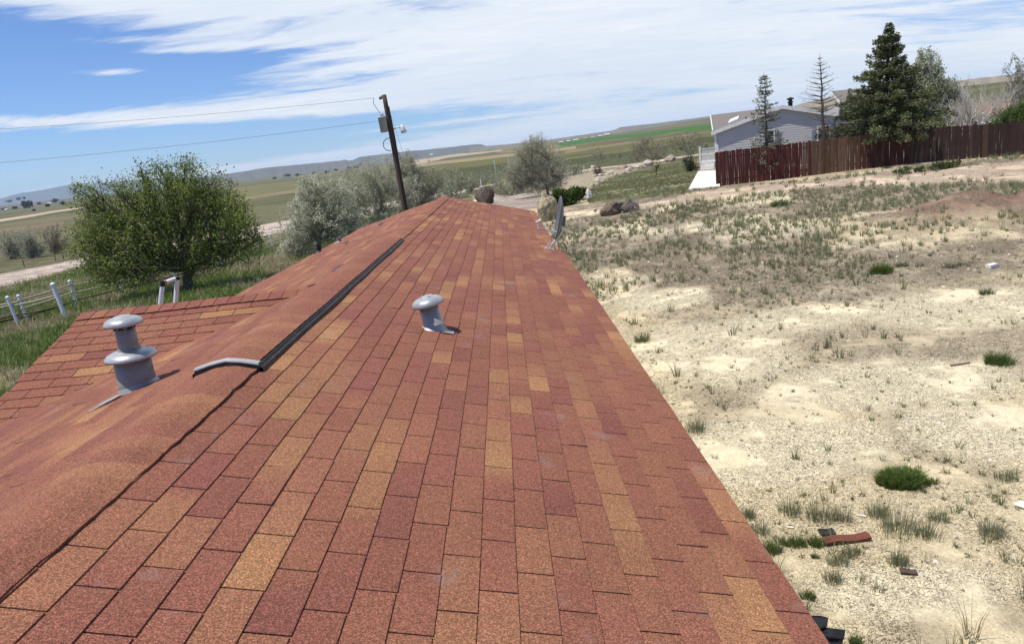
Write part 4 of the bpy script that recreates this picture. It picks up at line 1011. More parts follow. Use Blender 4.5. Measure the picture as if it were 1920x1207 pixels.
# white pipe rack and rust roofed shed behind the fence
def YB(u, v, yy): return at_y(u, v, yy)
wr_ = thing('pipe_rack', YB(1845, 240, 43), 'white pipe rack with a short post standing behind the fence', 'rack')
for a, b in (((1774, 229), (1821, 223.5)), ((1805, 236), (1864, 229))):
    p = MB(); p.tube([YB(*a, 43), YB(*b, 43)], .07, 10); p.build('rail', M['white'], wr_)
p = MB(); q = YB(1845, 214, 43); p.tube([(q[0], q[1], 0.8), q], .07, 10); p.lathe([(.001, 0), (.13, .0), (.13, .1), (.001, .12)], q, 12); p.build('post', M['white'], wr_)
p = MB(); q = YB(1806, 236, 43); p.tube([(q[0], q[1], .8), q], .06, 8); p.build('post', M['white'], wr_)
sh = thing('shed', YB(1890, 230, 52), 'low shed with a rusty sheet roof behind the fence at the right', 'shed')
a, b = YB(1858, 216, 52), YB(1960, 203, 52); p = MB(); p.prism([a, b, b + (.3, 3.0, .75), a + (.3, 3.0, .75)], (0, 0, .06)); p.build('roof', M['rust'], sh)
p = MB(); p.box(((a[0] + b[0]) / 2, 53.6, (a[2] + 1.2) / 2 - .1), (b[0] - a[0] - .4, 2.6, a[2] - 1.3)); p.build('wall', M['wall'], sh)
p = MB()
sh2 = thing('outbuilding', at_y(1600, 196, 70), 'brown roofed outbuilding behind the big spruce', 'building')
a, b = YB(1578, 196, 62), YB(1640, 190, 62); p.prism([a, b, b + (.5, 3, 1.2), a + (.5, 3, 1.2)], (0, 0, .1)); p.build('roof', M['croof'], sh2); p = MB(); p.prism([a + (-.1, -.05, -.15), a + (.4, 2.95, 1.05), a + (.4, 2.95, 1.25), a + (-.1, -.05, .12)], (.06, 0, 0)); p.build('rake_board', M['white'], sh2)
p = MB(); p.box(((a[0] + b[0]) / 2, 63.7, a[2] / 2 + .5), (b[0] - a[0] - .5, 3, a[2] - 1.1)); p.build('wall', M['siding'], sh2)

# ------------------------------------------------------------------ foliage
def rand_unit(n, r):
    v = r.normal(size=(n, 3)); return v / np.linalg.norm(v, axis=1)[:, None]
def leaf_mesh(name, P, size, cols, parent, m, r, aspect=.55, dirs=None, flat=.0, var=.22):
    """one bent diamond (2 triangles) per leaf cluster"""
    n = len(P); d = rand_unit(n, r) if dirs is None else dirs / (np.linalg.norm(dirs, axis=1)[:, None] + 1e-9)
    q = rand_unit(n, r); s = np.cross(d, q); s /= (np.linalg.norm(s, axis=1)[:, None] + 1e-9)
    L = (size * r.uniform(.6, 1.35, n))[:, None]; Wd = L * aspect * .5
    V = np.stack([P - d * L * .5, P + s * Wd, P + d * L * .5, P - s * Wd], 1).reshape(-1, 3)
    F = np.arange(n * 4).reshape(n, 4)
    C = np.repeat(cols * r.uniform(1 - var, 1 + var, (n, 1)), 4, axis=0)
    return mesh_np(name, V, F, m, parent, C)
def limb(mb, a, b, r0, r1, r, bend=.12, n=5, sides=6):
    a = np.asarray(a, float); b = np.asarray(b, float); L = np.linalg.norm(b - a); o = r.normal(size=3) * L * bend; o[2] = abs(o[2]) * .6
    P = [a + (b - a) * k / n + o * math.sin(pi * k / n) * .6 + r.normal(size=3) * L * .012 for k in range(n + 1)]; P[0] = a
    mb.tube(P, [r0 + (r1 - r0) * k / n for k in range(n + 1)], sides, cap=False); return P
def leafy(name, base_px, lumps, label, cat='tree', leafc=((.07, .11, .03), (.11, .16, .045)), size=.10, per=260, nleaf=34, trunk=.2, bark='bark', mleaf='leaf', seed=0, depth=.75, group=None, twigs=.5, tw_r=.008, fork=None, wind=(.0, .0, .0), base=None, trunkname='trunk', aspect=.55, dens=1.0, inner=.15, twlen=.35):
    """lumps: (u, v, ru, rv) outlines of foliage masses seen in the photo, rebuilt with depth around the trunk"""
    r = np.random.default_rng(seed); B = hit(*base_px) if base is None else np.array(base, float)
    o = thing(name, B, label, cat, group); s = scale_at(B); wood = MB(); tw = []; LP = []; LC = []; LD = []
    fk = B + np.array([0, 0, .9]) if fork is None else at_y(fork[0], fork[1], B[1])
    limb(wood, B - (0, 0, .15), fk, trunk, trunk * .8, r, .05, 5, 12)
    for (u, v, ru, rv, *rest) in lumps:
        amt = rest[0] if rest else 1.0; dy = r.uniform(-.35, .35) * ru / s * depth
        if len(rest) > 1: dy = rest[1]
        c = at_y(u, v, B[1] + dy); R = np.array([ru / s, ru / s * depth, rv / s])
        path = limb(wood, fk, c - (0, 0, R[2] * .35), trunk * .45, trunk * .10, r, .12, 6, 7)
        nt = int(per * amt * (ru * rv) / 900.0 * dens) + 3
        d = rand_unit(nt, r); q = r.uniform(inner, 1, nt) ** .45; tips = c + d * q[:, None] * R * np.where(r.random((nt, 1)) < .24, r.uniform(1.05, 1.45, (nt, 1)), r.uniform(.8, 1.08, (nt, 1)))
        tips = tips[tips[:, 2] > B[2] + .12]; nt = len(tips)
        if not nt: continue
        out = (tips - fk); out /= np.linalg.norm(out, axis=1)[:, None]; out = out + r.normal(size=(nt, 3)) * .35 + np.array([0, 0, .25]) + np.array(wind); out /= np.linalg.norm(out, axis=1)[:, None]
        tl = twlen * r.uniform(.6, 1.5, nt)
        st = tips - out * tl[:, None]
        for k in range(nt):
            if r.random() < twigs: tw.append((st[k] - out[k] * tl[k] * .5, tips[k]))
        k0 = r.choice(nt, min(nt, 10), replace=False)
        for k in k0: limb(wood, path[3 + (k % 3)], st[k], trunk * .10, .012, r, .1, 4, 5)
        f = r.random((nt, nleaf)); P = st[:, None, :] + (tips - st)[:, None, :] * f[:, :, None] + r.normal(size=(nt, nleaf, 3)) * (tl[:, None, None] * .22)
        cmix = np.clip(r.normal(.5, .28, nt), 0, 1)[:, None, None]; cc = np.array(leafc[0])[None, None, :] * (1 - cmix) + np.array(leafc[1])[None, None, :] * cmix
        LP.append(P.reshape(-1, 3)); LC.append(np.broadcast_to(cc, P.shape).reshape(-1, 3)); LD.append(np.repeat(out, nleaf, 0) + r.normal(size=(nt * nleaf, 3)) * .8)
    wood.build(trunkname, M[bark], o, smooth=True)
    if tw:
        T = np.array(tw); a = T[:, 0]; b = T[:, 1]; dd = b - a; q = np.cross(dd, rand_unit(len(a), r)); q /= np.linalg.norm(q, axis=1)[:, None]; q2 = np.cross(dd, q); q2 /= np.linalg.norm(q2, axis=1)[:, None]
        V = []
        for w_ in (0, 2 * pi / 3, 4 * pi / 3): V.append(a + (q * cos(w_) + q2 * sin(w_)) * tw_r)
        for w_ in (0, 2 * pi / 3, 4 * pi / 3): V.append(b + (q * cos(w_) + q2 * sin(w_)) * tw_r * .4)
        V = np.stack(V, 1).reshape(-1, 3); n6 = np.arange(len(a))[:, None] * 6
        F = np.concatenate([n6 + np.array([[0, 1, 4, 3]]), n6 + np.array([[1, 2, 5, 4]]), n6 + np.array([[2, 0, 3, 5]])])
        mesh_np('twigs', V, F, M[bark], o)
    if nleaf and LP:
        leaf_mesh('crown', np.concatenate(LP), size, np.concatenate(LC), o, M[mleaf], r, aspect, np.concatenate(LD))
    return o

leafy('green_tree', (350, 547), [(150, 352, 22, 14, .5), (175, 345, 20, 14, .4), (265, 318, 20, 16, .5), (300, 312, 22, 18, .5), (345, 300, 16, 12, .5), (405, 330, 18, 18, .5), (160, 375, 34, 32, .45), (185, 410, 45, 40), (250, 350, 38, 30, .7), (300, 340, 42, 36, .8), (357, 318, 28, 28, .6), (355, 365, 55, 42), (270, 405, 65, 48), (400, 370, 50, 38, .8), (435, 395, 45, 42, .9), (465, 430, 36, 42, .9), (400, 440, 50, 45), (320, 440, 60, 50), (220, 460, 58, 50), (165, 470, 38, 42), (185, 505, 45, 28), (260, 500, 52, 30), (430, 465, 40, 22, .7), (375, 480, 45, 22, .6), (150, 440, 28, 40, .6), (215, 350, 26, 22, .4)],
      'large leafy green tree with a forked dark trunk left of the roof', leafc=((.11, .15, .032), (.30, .36, .09)), size=.10, per=36, nleaf=40, trunk=.24, seed=21, depth=.8, fork=(352, 505), twigs=.9, tw_r=.011, wind=(-.25, 0, .1), twlen=.68)
leafy('olive_tree', (602, 478), [(560, 440, 42, 36), (600, 420, 46, 40), (640, 400, 40, 38), (575, 395, 42, 34), (620, 360, 44, 34), (580, 350, 30, 26, .7), (545, 465, 28, 22, .8), (660, 430, 34, 28)],
      'silvery grey tree with dark inner limbs just past the green tree', leafc=((.42, .43, .31), (.68, .67, .52)), size=.095, per=80, nleaf=44, trunk=.16, bark='greybark', seed=22, twigs=.8, twlen=.38)
leafy('olive_tree', (720, 430), [(690, 400, 40, 36), (680, 360, 40, 34), (720, 340, 38, 32), (700, 320, 30, 26, .8), (745, 375, 40, 34), (725, 405, 36, 26), (660, 385, 34, 30), (765, 350, 30, 28), (655, 350, 26, 24)],
      'silvery grey tree directly behind the utility pole', leafc=((.34, .345, .24), (.58, .57, .43)), size=.10, per=85, nleaf=42, trunk=.15, bark='greybark', seed=23, twigs=.8, twlen=.4)
leafy('olive_tree', (790, 402), [(780, 370, 36, 28), (800, 340, 32, 30, .8), (765, 335, 34, 30, .8), (760, 305, 26, 24, .7), (810, 365, 28, 24), (740, 300, 20, 20, .5), (745, 340, 34, 30), (820, 330, 18, 18, .7)],
      'tall thin grey olive tree right of the utility pole', leafc=((.30, .30, .205), (.50, .485, .36)), size=.11, per=150, nleaf=40, trunk=.13, bark='greybark', seed=24, twigs=.9, twlen=.45)
leafy('olive_tree', (655, 400), [(640, 350, 34, 26), (660, 330, 30, 22, .8), (610, 335, 30, 22, .7), (690, 325, 24, 18, .6)],
      'pale grey tree behind and left of the pole among the row', leafc=((.34, .345, .24), (.54, .53, .40)), size=.12, per=150, nleaf=40, trunk=.12, bark='greybark', seed=25, twigs=.8, base=tuple(hit(655, 396)))
for i, (u, v, L_, lab) in enumerate([(855, 372, [(850, 350, 24, 16), (865, 338, 20, 14), (838, 358, 16, 12)], 'low grey bush left of the dark boulder beyond the roof end'),
                               (880, 362, [(880, 345, 16, 18), (890, 352, 14, 12)], 'small upright grey bush touching the dark boulder'),
                               (935, 366, [(930, 350, 20, 15), (945, 345, 16, 14)], 'grey bush between the dark boulder and the round tree'),
                               (910, 345, [(905, 330, 26, 14), (930, 330, 24, 14), (885, 334, 20, 12), (860, 335, 20, 12)], 'far grey bush behind the short white post'),
                               (1075, 330, [(1075, 318, 15, 13), (1085, 315, 10, 10)], 'grey bush right of the round grey tree by the wire fence'),
                               (1122, 306, [(1118, 285, 14, 14), (1130, 292, 15, 10), (1114, 297, 16, 8)], 'small dark grey tree in front of the green field'),
                               (1160, 304, [(1160, 292, 6, 10), (1162, 286, 5, 8)], 'thin little sapling right of the small dark grey tree'),
                               (1122, 330, [(1120, 320, 9, 10), (1128, 325, 8, 6)], 'brown twiggy bush in the garden stones'),
                               (960, 366, [(960, 352, 22, 14), (975, 345, 16, 14), (945, 360, 14, 8)], 'grey bush at the left foot of the round grey tree'),
                               (845, 360, [(840, 330, 20, 16), (825, 345, 18, 14), (850, 320, 16, 12)], 'tall pale bush between the olive row and the dark boulder')]):
    leafy('grey_bush', (u, v), L_, lab, 'bush', leafc=((.30, .305, .21), (.50, .495, .36)) if i != 7 else ((.12, .085, .06), (.2, .15, .11)), size=.12, per=300, nleaf=28, trunk=.05, bark='greybark', seed=60 + i, fork=(u, v - 4), twigs=.8, twlen=.3)
leafy('round_grey_tree', (1028, 366), [(1000, 300, 34, 36), (985, 325, 30, 30), (1020, 325, 36, 32), (1005, 275, 26, 24, .7), (1035, 295, 24, 26, .8), (970, 345, 22, 20, .8), (1045, 335, 22, 20, .8), (955, 330, 20, 26, .7), (1050, 315, 18, 26, .7), (1000, 350, 34, 14, .9), (985, 285, 24, 24, .8), (965, 320, 22, 26, .8), (1005, 262, 18, 14, .5)],
      'rounded grey twiggy tree with a dark leaning trunk in the middle distance', leafc=((.33, .325, .23), (.54, .53, .39)), size=.10, per=200, nleaf=26, trunk=.16, bark='greybark', seed=31, fork=(1026, 350), twigs=1.0, tw_r=.012, twlen=.5)
leafy('brush_thicket', (1225, 306), [(1195, 285, 20, 16), (1215, 272, 24, 16), (1240, 280, 22, 18), (1200, 268, 18, 12, .7), (1225, 295, 26, 12), (1185, 295, 16, 10)],
      'reddish grey twiggy thicket at the top of the garden', 'brush', leafc=((.20, .17, .13), (.33, .29, .21)), size=.12, per=170, nleaf=24, trunk=.07, bark='greybark', seed=32, fork=(1225, 300), twigs=1, tw_r=.014, twlen=.45)
leafy('grey_tree', (1290, 296), [(1275, 272, 20, 16), (1300, 265, 22, 18), (1320, 275, 16, 14), (1262, 262, 16, 12, .7)],
      'grey green tree behind the deck, left of the house', leafc=((.17, .18, .11), (.30, .29, .19)), size=.12, per=150, nleaf=26, trunk=.09, bark='greybark', seed=33, fork=(1290, 288), twigs=.8)
leafy('dark_shrub', (1296, 322), [(1292, 300, 13, 14), (1303, 312, 11, 11), (1290, 316, 9, 8)], 'dark green shrub at the foot of the deck', 'shrub', leafc=((.035, .055, .018), (.07, .09, .03)), size=.09, per=200, nleaf=26, trunk=.05, seed=34, fork=(1296, 318))
leafy('sapling', (1231, 330), [(1231, 303, 12, 8, .9), (1231, 312, 9, 7, .7)], 'little green sapling on the garden slope', 'sapling', leafc=((.06, .09, .025), (.11, .14, .05)), size=.08, per=120, nleaf=20, trunk=.045, seed=35, fork=(1231, 316))
leafy('juniper_bush', (1062, 386), [(1050, 368, 18, 12), (1068, 364, 20, 12), (1082, 360, 16, 10), (1045, 360, 10, 8), (1060, 378, 22, 9), (1088, 354, 10, 5, .7), (1036, 374, 8, 8)],
      'spreading dark green juniper bush behind the tall boulder', 'bush', leafc=((.030, .060, .010), (.075, .115, .018)), size=.12, per=260, nleaf=40, trunk=.07, mleaf='needle', seed=36, fork=(1062, 380), twigs=.2, twlen=.35, wind=(.1, 0, .4))
for i, (u, v, lab) in enumerate([(20, 486, 'grey brushy tree at the left edge beyond the gravel road'), (58, 484, 'pale leafy bush beyond the road, second from the left edge'), (102, 476, 'brown twiggy tree beyond the road beside the green tree')]):
    leafy('roadside_tree', (u, v), [(u - 8, v - 30, 20, 22), (u + 12, v - 24, 18, 20), (u, v - 46, 16, 14, .6), (u + 4, v - 12, 22, 12)], lab, 'tree', leafc=((.30, .305, .21), (.50, .495, .37)) if i < 2 else ((.15, .12, .085), (.22, .18, .13)), size=.13, per=150, nleaf=22 if i < 2 else 10, trunk=.12, bark='greybark', seed=80 + i, fork=(u, v - 8), twigs=1, tw_r=.018, twlen=.6)

def conifer(name, base_px, top_px, label, w_bot, w_top=.1, levels=28, per=9, needles=True, nc=((.030, .048, .022), (.075, .10, .040)), bark='bark', seed=0, skip=0.0, droop=.12, trunk_r=.16, bare_from=None, nsz=.13, yy=None, dens=60, up=.1, wprof=None, group=None, lowf=.04):
    r = np.random.default_rng(seed); B = hit(*base_px) if yy is None else at_y(base_px[0], base_px[1], yy); B[2] = float(Hfun(B[0], B[1])); T = at_y(top_px[0], top_px[1], B[1]); o = thing(name, B, label, 'tree', group); s = scale_at(B)
    H = T[2] - B[2]; p = MB(); K = 14; tr_ = [B + (T - B) * k / K + r.normal(size=3) * .012 * H * .3 * (0 < k < K) for k in range(K + 1)]; p.tube(tr_, [trunk_r * (1 - .93 * k / K) for k in range(K + 1)], 10); p.build('trunk', M[bark], o, smooth=True)
    br = MB(); LP = []; LD = []; LC = []
    for l in range(levels):
        f = (l + r.uniform(-.3, .3)) / levels; f = lowf + (1 - lowf) * min(max(f, .0), .985); c = B + (T - B) * f
        wmax = (w_bot * (1 - f) ** .85 + w_top) / s if wprof is None else np.interp(f, [q[0] for q in wprof], [q[1] for q in wprof]) / s
        n = per + int(r.integers(-1, 2)); a0 = r.uniform(0, 2 * pi)
        for k in range(n):
            if r.random() < skip: continue
            a = a0 + 2 * pi * k / n + r.normal() * .2; L = wmax * r.uniform(.62, 1.12); d = np.array([cos(a), sin(a), 0])
            P = [c + d * L * q + np.array([0, 0, L * (up * q - droop * q * q * (1.3 - f) + (.10 * q ** 3))]) for q in np.linspace(0, 1, 6)]
            br.tube(P, [max(.006, .022 * (1 - q) * (1 + L * .4)) for q in np.linspace(0, 1, 6)], 4, cap=False)
            if needles or True:
                m_ = int(dens * max(L, .25)); q = r.uniform(.12 if needles else .2, 1.03, m_) ** .8; PP = np.array(P); ii = np.clip((q * 5).astype(int), 0, 4); ff = q * 5 - ii; pos = PP[ii] * (1 - ff[:, None]) + PP[ii + 1] * ff[:, None]
                side = np.array([-d[1], d[0], 0]); sw = r.normal(size=m_) * .20 * L * (1.05 - q) + r.normal(size=m_) * .05; sh_ = r.normal(size=m_) * .05 * (1 + L * .3) - np.abs(sw) * .18
                pos2 = pos + side * sw[:, None] + np.array([0, 0, 1.]) * sh_[:, None]
                if needles:
                    LP.append(pos2); LD.append(d + side * np.sign(sw)[:, None] * .8 + r.normal(size=(m_, 3)) * .45); mm = np.clip(r.normal(.25 + .55 * 1, .3), 0, 1); LC.append(np.tile(np.array(nc[0]) * (1 - mm) + np.array(nc[1]) * mm, (m_, 1)))
                else:
                    for z in range(0, m_, 2): br.tube([pos[z], pos2[z] + d * .12 * L], [.006, .003], 3, cap=False)
    br.build('branches', M[bark], o)
    if needles: leaf_mesh('needles', np.concatenate(LP), nsz, np.concatenate(LC), o, M['needle'], r, .42, np.concatenate(LD), var=.3)
    return o
def fence_y(u):
    d = ray(u, hz(u)); k = (d[1] / d[0]); t_ = ((CAM[1] - FA[1]) + k * (FA[0] - CAM[0])) / (fd_[1] - k * fd_[0]); return FA[1] + fd_[1] * t_
FYr = fence_y(1660)
conifer('spruce_tree', (1655, 318), (1668, 42), 'big dark green spruce rising above the picket fence', 95, 1, levels=34, per=9, seed=91, trunk_r=.24, nsz=.125, yy=FYr + 1.5, lowf=.17, dens=170, droop=.26, up=.22, skip=.2,
        wprof=[(0, 80), (.1, 95), (.2, 112), (.30, 104), (.38, 78), (.46, 86), (.52, 60), (.6, 60), (.68, 40), (.74, 38), (.80, 24), (.86, 25), (.93, 11), (1, 2)], nc=((.045, .06, .03), (.155, .17, .075)))
conifer('slim_spruce', (1440, 330), (1432, 136), 'slim sparse conifer with see through top in front of the grey house', 26, 1, levels=26, per=6, seed=92, trunk_r=.10, nsz=.12, yy=fence_y(1440) + .9, lowf=.10, dens=44, droop=.1, up=.15, skip=.18,
        wprof=[(0, 48), (.12, 52), (.25, 56), (.38, 38), (.46, 14), (.55, 26), (.7, 24), (.82, 17), (.92, 12), (1, 3)], nc=((.09, .11, .07), (.2, .22, .15)))
conifer('dead_conifer', (1548, 320), (1537, 101), 'bare dead conifer with brown drooping branches in front of the grey house', 40, 1, levels=22, per=6, seed=93, trunk_r=.13, needles=False, bark='deadbark', yy=fence_y(1548) + 1.0, lowf=.22, dens=22, droop=.12, up=.3, skip=.22,
        wprof=[(0, 40), (.2, 44), (.33, 46), (.42, 26), (.5, 36), (.62, 34), (.75, 26), (.88, 14), (1, 2)])
gy = FYr + 6
def gb(u, v, yy): q = at_y(u, v, yy); q[2] = float(Hfun(q[0], q[1])); return q
leafy('silver_tree', None, [(1740, 125, 26, 24, .7), (1740, 165, 38, 34), (1775, 175, 30, 30), (1720, 210, 34, 30), (1760, 215, 44, 34), (1795, 205, 30, 26), (1735, 100, 16, 14, .5), (1810, 235, 26, 20)], 'pale silvery green tree right of the big spruce', base=gb(1735, 280, gy), fork=(1735, 250),
      leafc=((.30, .33, .22), (.56, .58, .42)), size=.11, per=170, nleaf=34, trunk=.14, bark='greybark', seed=101, twigs=.9, tw_r=.012, depth=.6)
leafy('small_green_tree', None, [(1795, 165, 26, 22, .7), (1790, 200, 28, 24, .7), (1770, 235, 30, 18, .6)], 'thin grey green tree among the pale bare shrubs behind the fence', base=gb(1795, 280, gy + 1), fork=(1795, 240),
      leafc=((.16, .17, .12), (.3, .3, .21)), size=.09, per=44, nleaf=16, trunk=.07, bark='greybark', seed=102, twigs=1, tw_r=.012, depth=.6)
leafy('grey_tree', None, [(1905, 115, 26, 18, .6), (1935, 140, 36, 34), (1900, 175, 28, 24, .8), (1925, 185, 36, 26), (1890, 150, 16, 14, .4)], 'grey green tree cut off by the right edge of the picture', base=gb(1935, 270, gy + 2), fork=(1930, 230),
      leafc=((.18, .19, .13), (.34, .34, .25)), size=.09, per=60, nleaf=20, trunk=.12, bark='greybark', seed=103, twigs=1, tw_r=.012, depth=.6)
leafy('hedge', None, [(1890, 222, 34, 20), (1930, 215, 34, 26), (1860, 236, 20, 12), (1915, 200, 26, 14, .8)], 'bright green hedge behind the fence at the right edge', 'hedge', base=gb(1895, 270, FYr + 1.5), fork=(1895, 240),
      leafc=((.07, .12, .028), (.14, .2, .05)), size=.09, per=120, nleaf=30, trunk=.06, seed=104, depth=.5)
def bare(name, u, v, vtop, spread, label, seed, yy, nb=9):
    r = np.random.default_rng(seed); B = gb(u, v, yy); o = thing(name, B, label, 'shrub', 'bare pale shrubs behind the fence'); s = scale_at(B); H = (v - vtop) / s; p = MB()
    def grow(a, d, L, rad, lv):
        b = a + d * L; m_ = (a + b) / 2 + r.normal(size=3) * L * .06; p.tube([a, m_, b], [rad, rad * .8, rad * .55], 5, cap=False)
        if lv == 0: return
        for _ in range(3 if lv > 1 else 3):
            e = d + r.normal(size=3) * .42 + np.array([0, 0, .22]); e /= np.linalg.norm(e); grow(m_ + (b - m_) * r.uniform(.1, 1), e, L * r.uniform(.5, .78), rad * .52, lv - 1)
    for _ in range(nb):
        a = r.uniform(0, 2 * pi); t_ = r.uniform(0, spread); d = np.array([cos(a) * t_, sin(a) * t_ * .7, 1]); d /= np.linalg.norm(d); grow(B - (0, 0, .1), d, H * r.uniform(.35, .52), .05, 4)
    p.build('stems', M['palebark'], o)
bare('bare_shrub', 1790, 270, 150, .5, 'left of the bare pale shrubs, with thin upright stems', 111, gy - 2.5, 6)
bare('bare_shrub', 1820, 262, 130, .5, 'middle bare pale shrub behind the pipe rack', 112, gy - 2, 7)
bare('bare_shrub', 1848, 262, 125, .6, 'widest bare pale shrub, right behind the white rack post', 113, gy - 1.5, 8)
# boughs of the slim spruce hanging over the fence, weeds at the fence foot
leafy('fence_foot_weeds', (1730, 322), [(1690, 322, 20, 6), (1720, 320, 16, 7), (1760, 312, 22, 6), (1790, 306, 16, 4)], 'green weeds along the foot of the picket fence', 'weeds', leafc=((.07, .10, .03), (.14, .16, .06)), size=.12, per=240, nleaf=16, trunk=.012, seed=120, fork=(1730, 320), twigs=.2, depth=.25, twlen=.2)
# ------------------------------------------------------------------ valley floor: far trees, buildings
r = np.random.default_rng(300)
def far_tree(u, v, w, h, label, group, c=((.045, .055, .03), (.08, .09, .05)), seed=0):
    B = hit(u, v); s = scale_at(B); o = thing('valley_tree', B, label, 'tree', group); rr2 = np.random.default_rng(seed); n = 260; W_, H_ = w / s / 2, h / s
    p = MB(); p.tube([B - (0, 0, .3), B + (0, 0, H_ * .5)], [H_ * .03, H_ * .015], 6); p.build('trunk', M['bark'], o)
    d = rand_unit(n, rr2) * rr2.uniform(.4, 1, (n, 1)) * np.array([W_, W_ * .7, H_ * .5]); lump = 1 + .25 * np.sin(d[:, 0] / W_ * 7 + seed); P = B + np.array([0, 0, H_ * .55]) + d * lump[:, None]; mm = rr2.random((n, 1))
    leaf_mesh('crown', P, H_ * .28, np.array(c[0]) * (1 - mm) + np.array(c[1]) * mm, o, M['needle'], rr2, .8)
ft_list = [(52, 390, 22, 13), (36, 376, 9, 6), (18, 380, 14, 5), (46, 374, 6, 5), (104, 380, 12, 8), (74, 384, 9, 5), (28, 392, 10, 5), (90, 388, 10, 6), (8, 394, 12, 4), (64, 396, 8, 4), (118, 384, 9, 6), (612, 325, 10, 5), (590, 327, 12, 5), (668, 316, 12, 6), (676, 313, 5, 6), (540, 332, 16, 6), (558, 331, 12, 5), (655, 318, 10, 5), (630, 321, 9, 4), (515, 336, 9, 4)]
pos_words = ['largest dark clump of trees on the valley floor at far left', 'small round tree on the far left skyline strip', 'low dark tree row at the far left edge', 'second small tree on the far left skyline strip', 'dark tree by the white farm roofs at far left', 'small tree left of the white farm roofs', 'small bush tree left of the largest far clump', 'dark tree below the white farm roofs', 'far tree at the very left edge above the pale track', 'lone far tree just above the pale track', 'far tree partly behind the green tree at left', 'small dark tree on the plain left of the pole', 'dark tree right of the white silos', 'wide dark far tree left of the pole under the mesa', 'narrow upright far tree under the mesa', 'dark far tree right behind the white silos', 'dark far tree between the silos and the pole', 'far tree under the mesa, second from the upright one', 'tiny far tree midway between silos and mesa tree', 'tiny far tree left of the white silos']
for i, (u, v, w, h) in enumerate(ft_list): far_tree(u, v, w, h, pos_words[i], 'trees far out on the valley floor', seed=400 + i)
def far_house(u, v, w, h, label, wallm='white', roofm='croof', group='buildings far out in the valley'):
    B = hit(u, v); s = scale_at(B); W_, H_ = w / s, h / s; D = W_ * .6; o = thing('far_building', B, label, 'building', group)
    p = MB(); x, y, z = B; p.prism([(x - W_ / 2, y, z - 1), (x + W_ / 2, y, z - 1), (x + W_ / 2, y, z + H_ * .62), (x - W_ / 2, y, z + H_ * .62)], (0, D, 0)); p.build('wall', M[wallm], o)
    p = MB(); e = W_ * .04; p.add([(x - W_ / 2 - e, y - e, z + H_ * .6), (x + W_ / 2 + e, y - e, z + H_ * .6), (x + W_ / 2 + e, y + D / 2, z + H_), (x - W_ / 2 - e, y + D / 2, z + H_), (x - W_ / 2 - e, y + D + e, z + H_ * .6), (x + W_ / 2 + e, y + D + e, z + H_ * .6)], [(0, 1, 2, 3), (3, 2, 5, 4), (0, 3, 4), (1, 5, 2)]); p.build('roof', M[roofm], o)
for a in [(474, 336, 6, 4, 'lone far white building just right of the green tree'), (533, 337, 7, 6, 'left white farm building on the plain right of the green tree'), (543, 336, 5, 5, 'right white farm building on the plain right of the green tree', 'white', 'croof'),
          (84, 381, 4, 3, 'white farm house at far left under the hills'), (92, 383, 6, 3, 'pale long farm roof at far left under the hills', 'white', 'white'), (45, 389, 4, 3, 'tiny white building in front of the largest far clump'), (11, 395, 5, 3, 'grey roofed building at the far left edge', 'grey', 'white'), (26, 392, 9, 4, 'long pinkish building at far left', 'wall', 'rust'),
          (809, 292, 6, 3, 'left white building on the slope beyond the pole', 'white', 'white'), (817, 291, 8, 3, 'right long white building on the slope beyond the pole', 'white', 'croof'), (1052, 268, 8, 2.5, 'first pale building of the town strip beyond the round tree', 'wall', 'white'), (1066, 266, 6, 2.5, 'second pale building of the town strip', 'white', 'white'), (1080, 264, 9, 2.5, 'long white building in the middle of the town strip', 'white', 'white'), (1098, 261, 7, 2.5, 'tan building in the town strip', 'wall', 'wall'), (1112, 259, 6, 2.5, 'white building right of the tan one in the town strip', 'white', 'wall'), (1126, 256.5, 8, 2.5, 'pale building near the right end of the town strip', 'wall', 'white'), (1138, 254, 10, 3, 'long white building at the right end of the town strip', 'white', 'white')]:
    far_house(*a)

# ------------------------------------------------------------------ grass and weeds
def blades(name, P, H, Wd, per, colA, colB, label, kind='stuff', cat=None, spread=.08, lean=.35, seed=0, parent=None, seedheads=0, group=None, splay=1.0):
    """P (n,3) tuft feet; H (n,) heights; narrow bent blades of two quads each"""
    r = np.random.default_rng(seed); n = len(P); N_ = n * per
    B = np.repeat(P, per, 0); h = np.repeat(H, per) * r.uniform(.45, 1.15, N_); a = r.uniform(0, 2 * pi, N_); sp = np.repeat(H, per) * spread / .25 * r.random(N_) ** .5
    off = np.stack([np.cos(a), np.sin(a), np.zeros(N_)], 1); B = B + off * sp[:, None] * .6; ln_ = (lean * r.uniform(.2, 1.4, N_) * h * splay)
    t1 = B + off * (ln_ * .35)[:, None] + np.array([0, 0, 1.]) * (h * .55)[:, None]; t2 = B + off * ln_[:, None] + np.array([0, 0, 1.]) * h[:, None]
    w = np.repeat(Wd, per) if hasattr(Wd, '__len__') else np.full(N_, Wd); b = r.uniform(0, 2 * pi, N_); s = np.stack([np.cos(b), np.sin(b), np.zeros(N_)], 1) * (w * .5)[:, None]
    V = np.stack([B - s, B + s, t1 + s * .8, t1 - s * .8, t2 + s * .15, t2 - s * .15], 1).reshape(-1, 3); k = np.arange(N_)[:, None] * 6
    F = np.concatenate([k + np.array([[0, 1, 2, 3]]), k + np.array([[3, 2, 4, 5]])])
    mm = np.repeat(r.random(n), per)[:, None] * .6 + r.random((N_, 1)) * .4; c = np.array(colA) * (1 - mm) + np.array(colB) * mm; C = np.repeat(c, 6, 0)
    o = mesh_np(name, V, F, M['blade'], parent, C)
    if parent is None: tag(o, label, cat, group, kind)
    return o
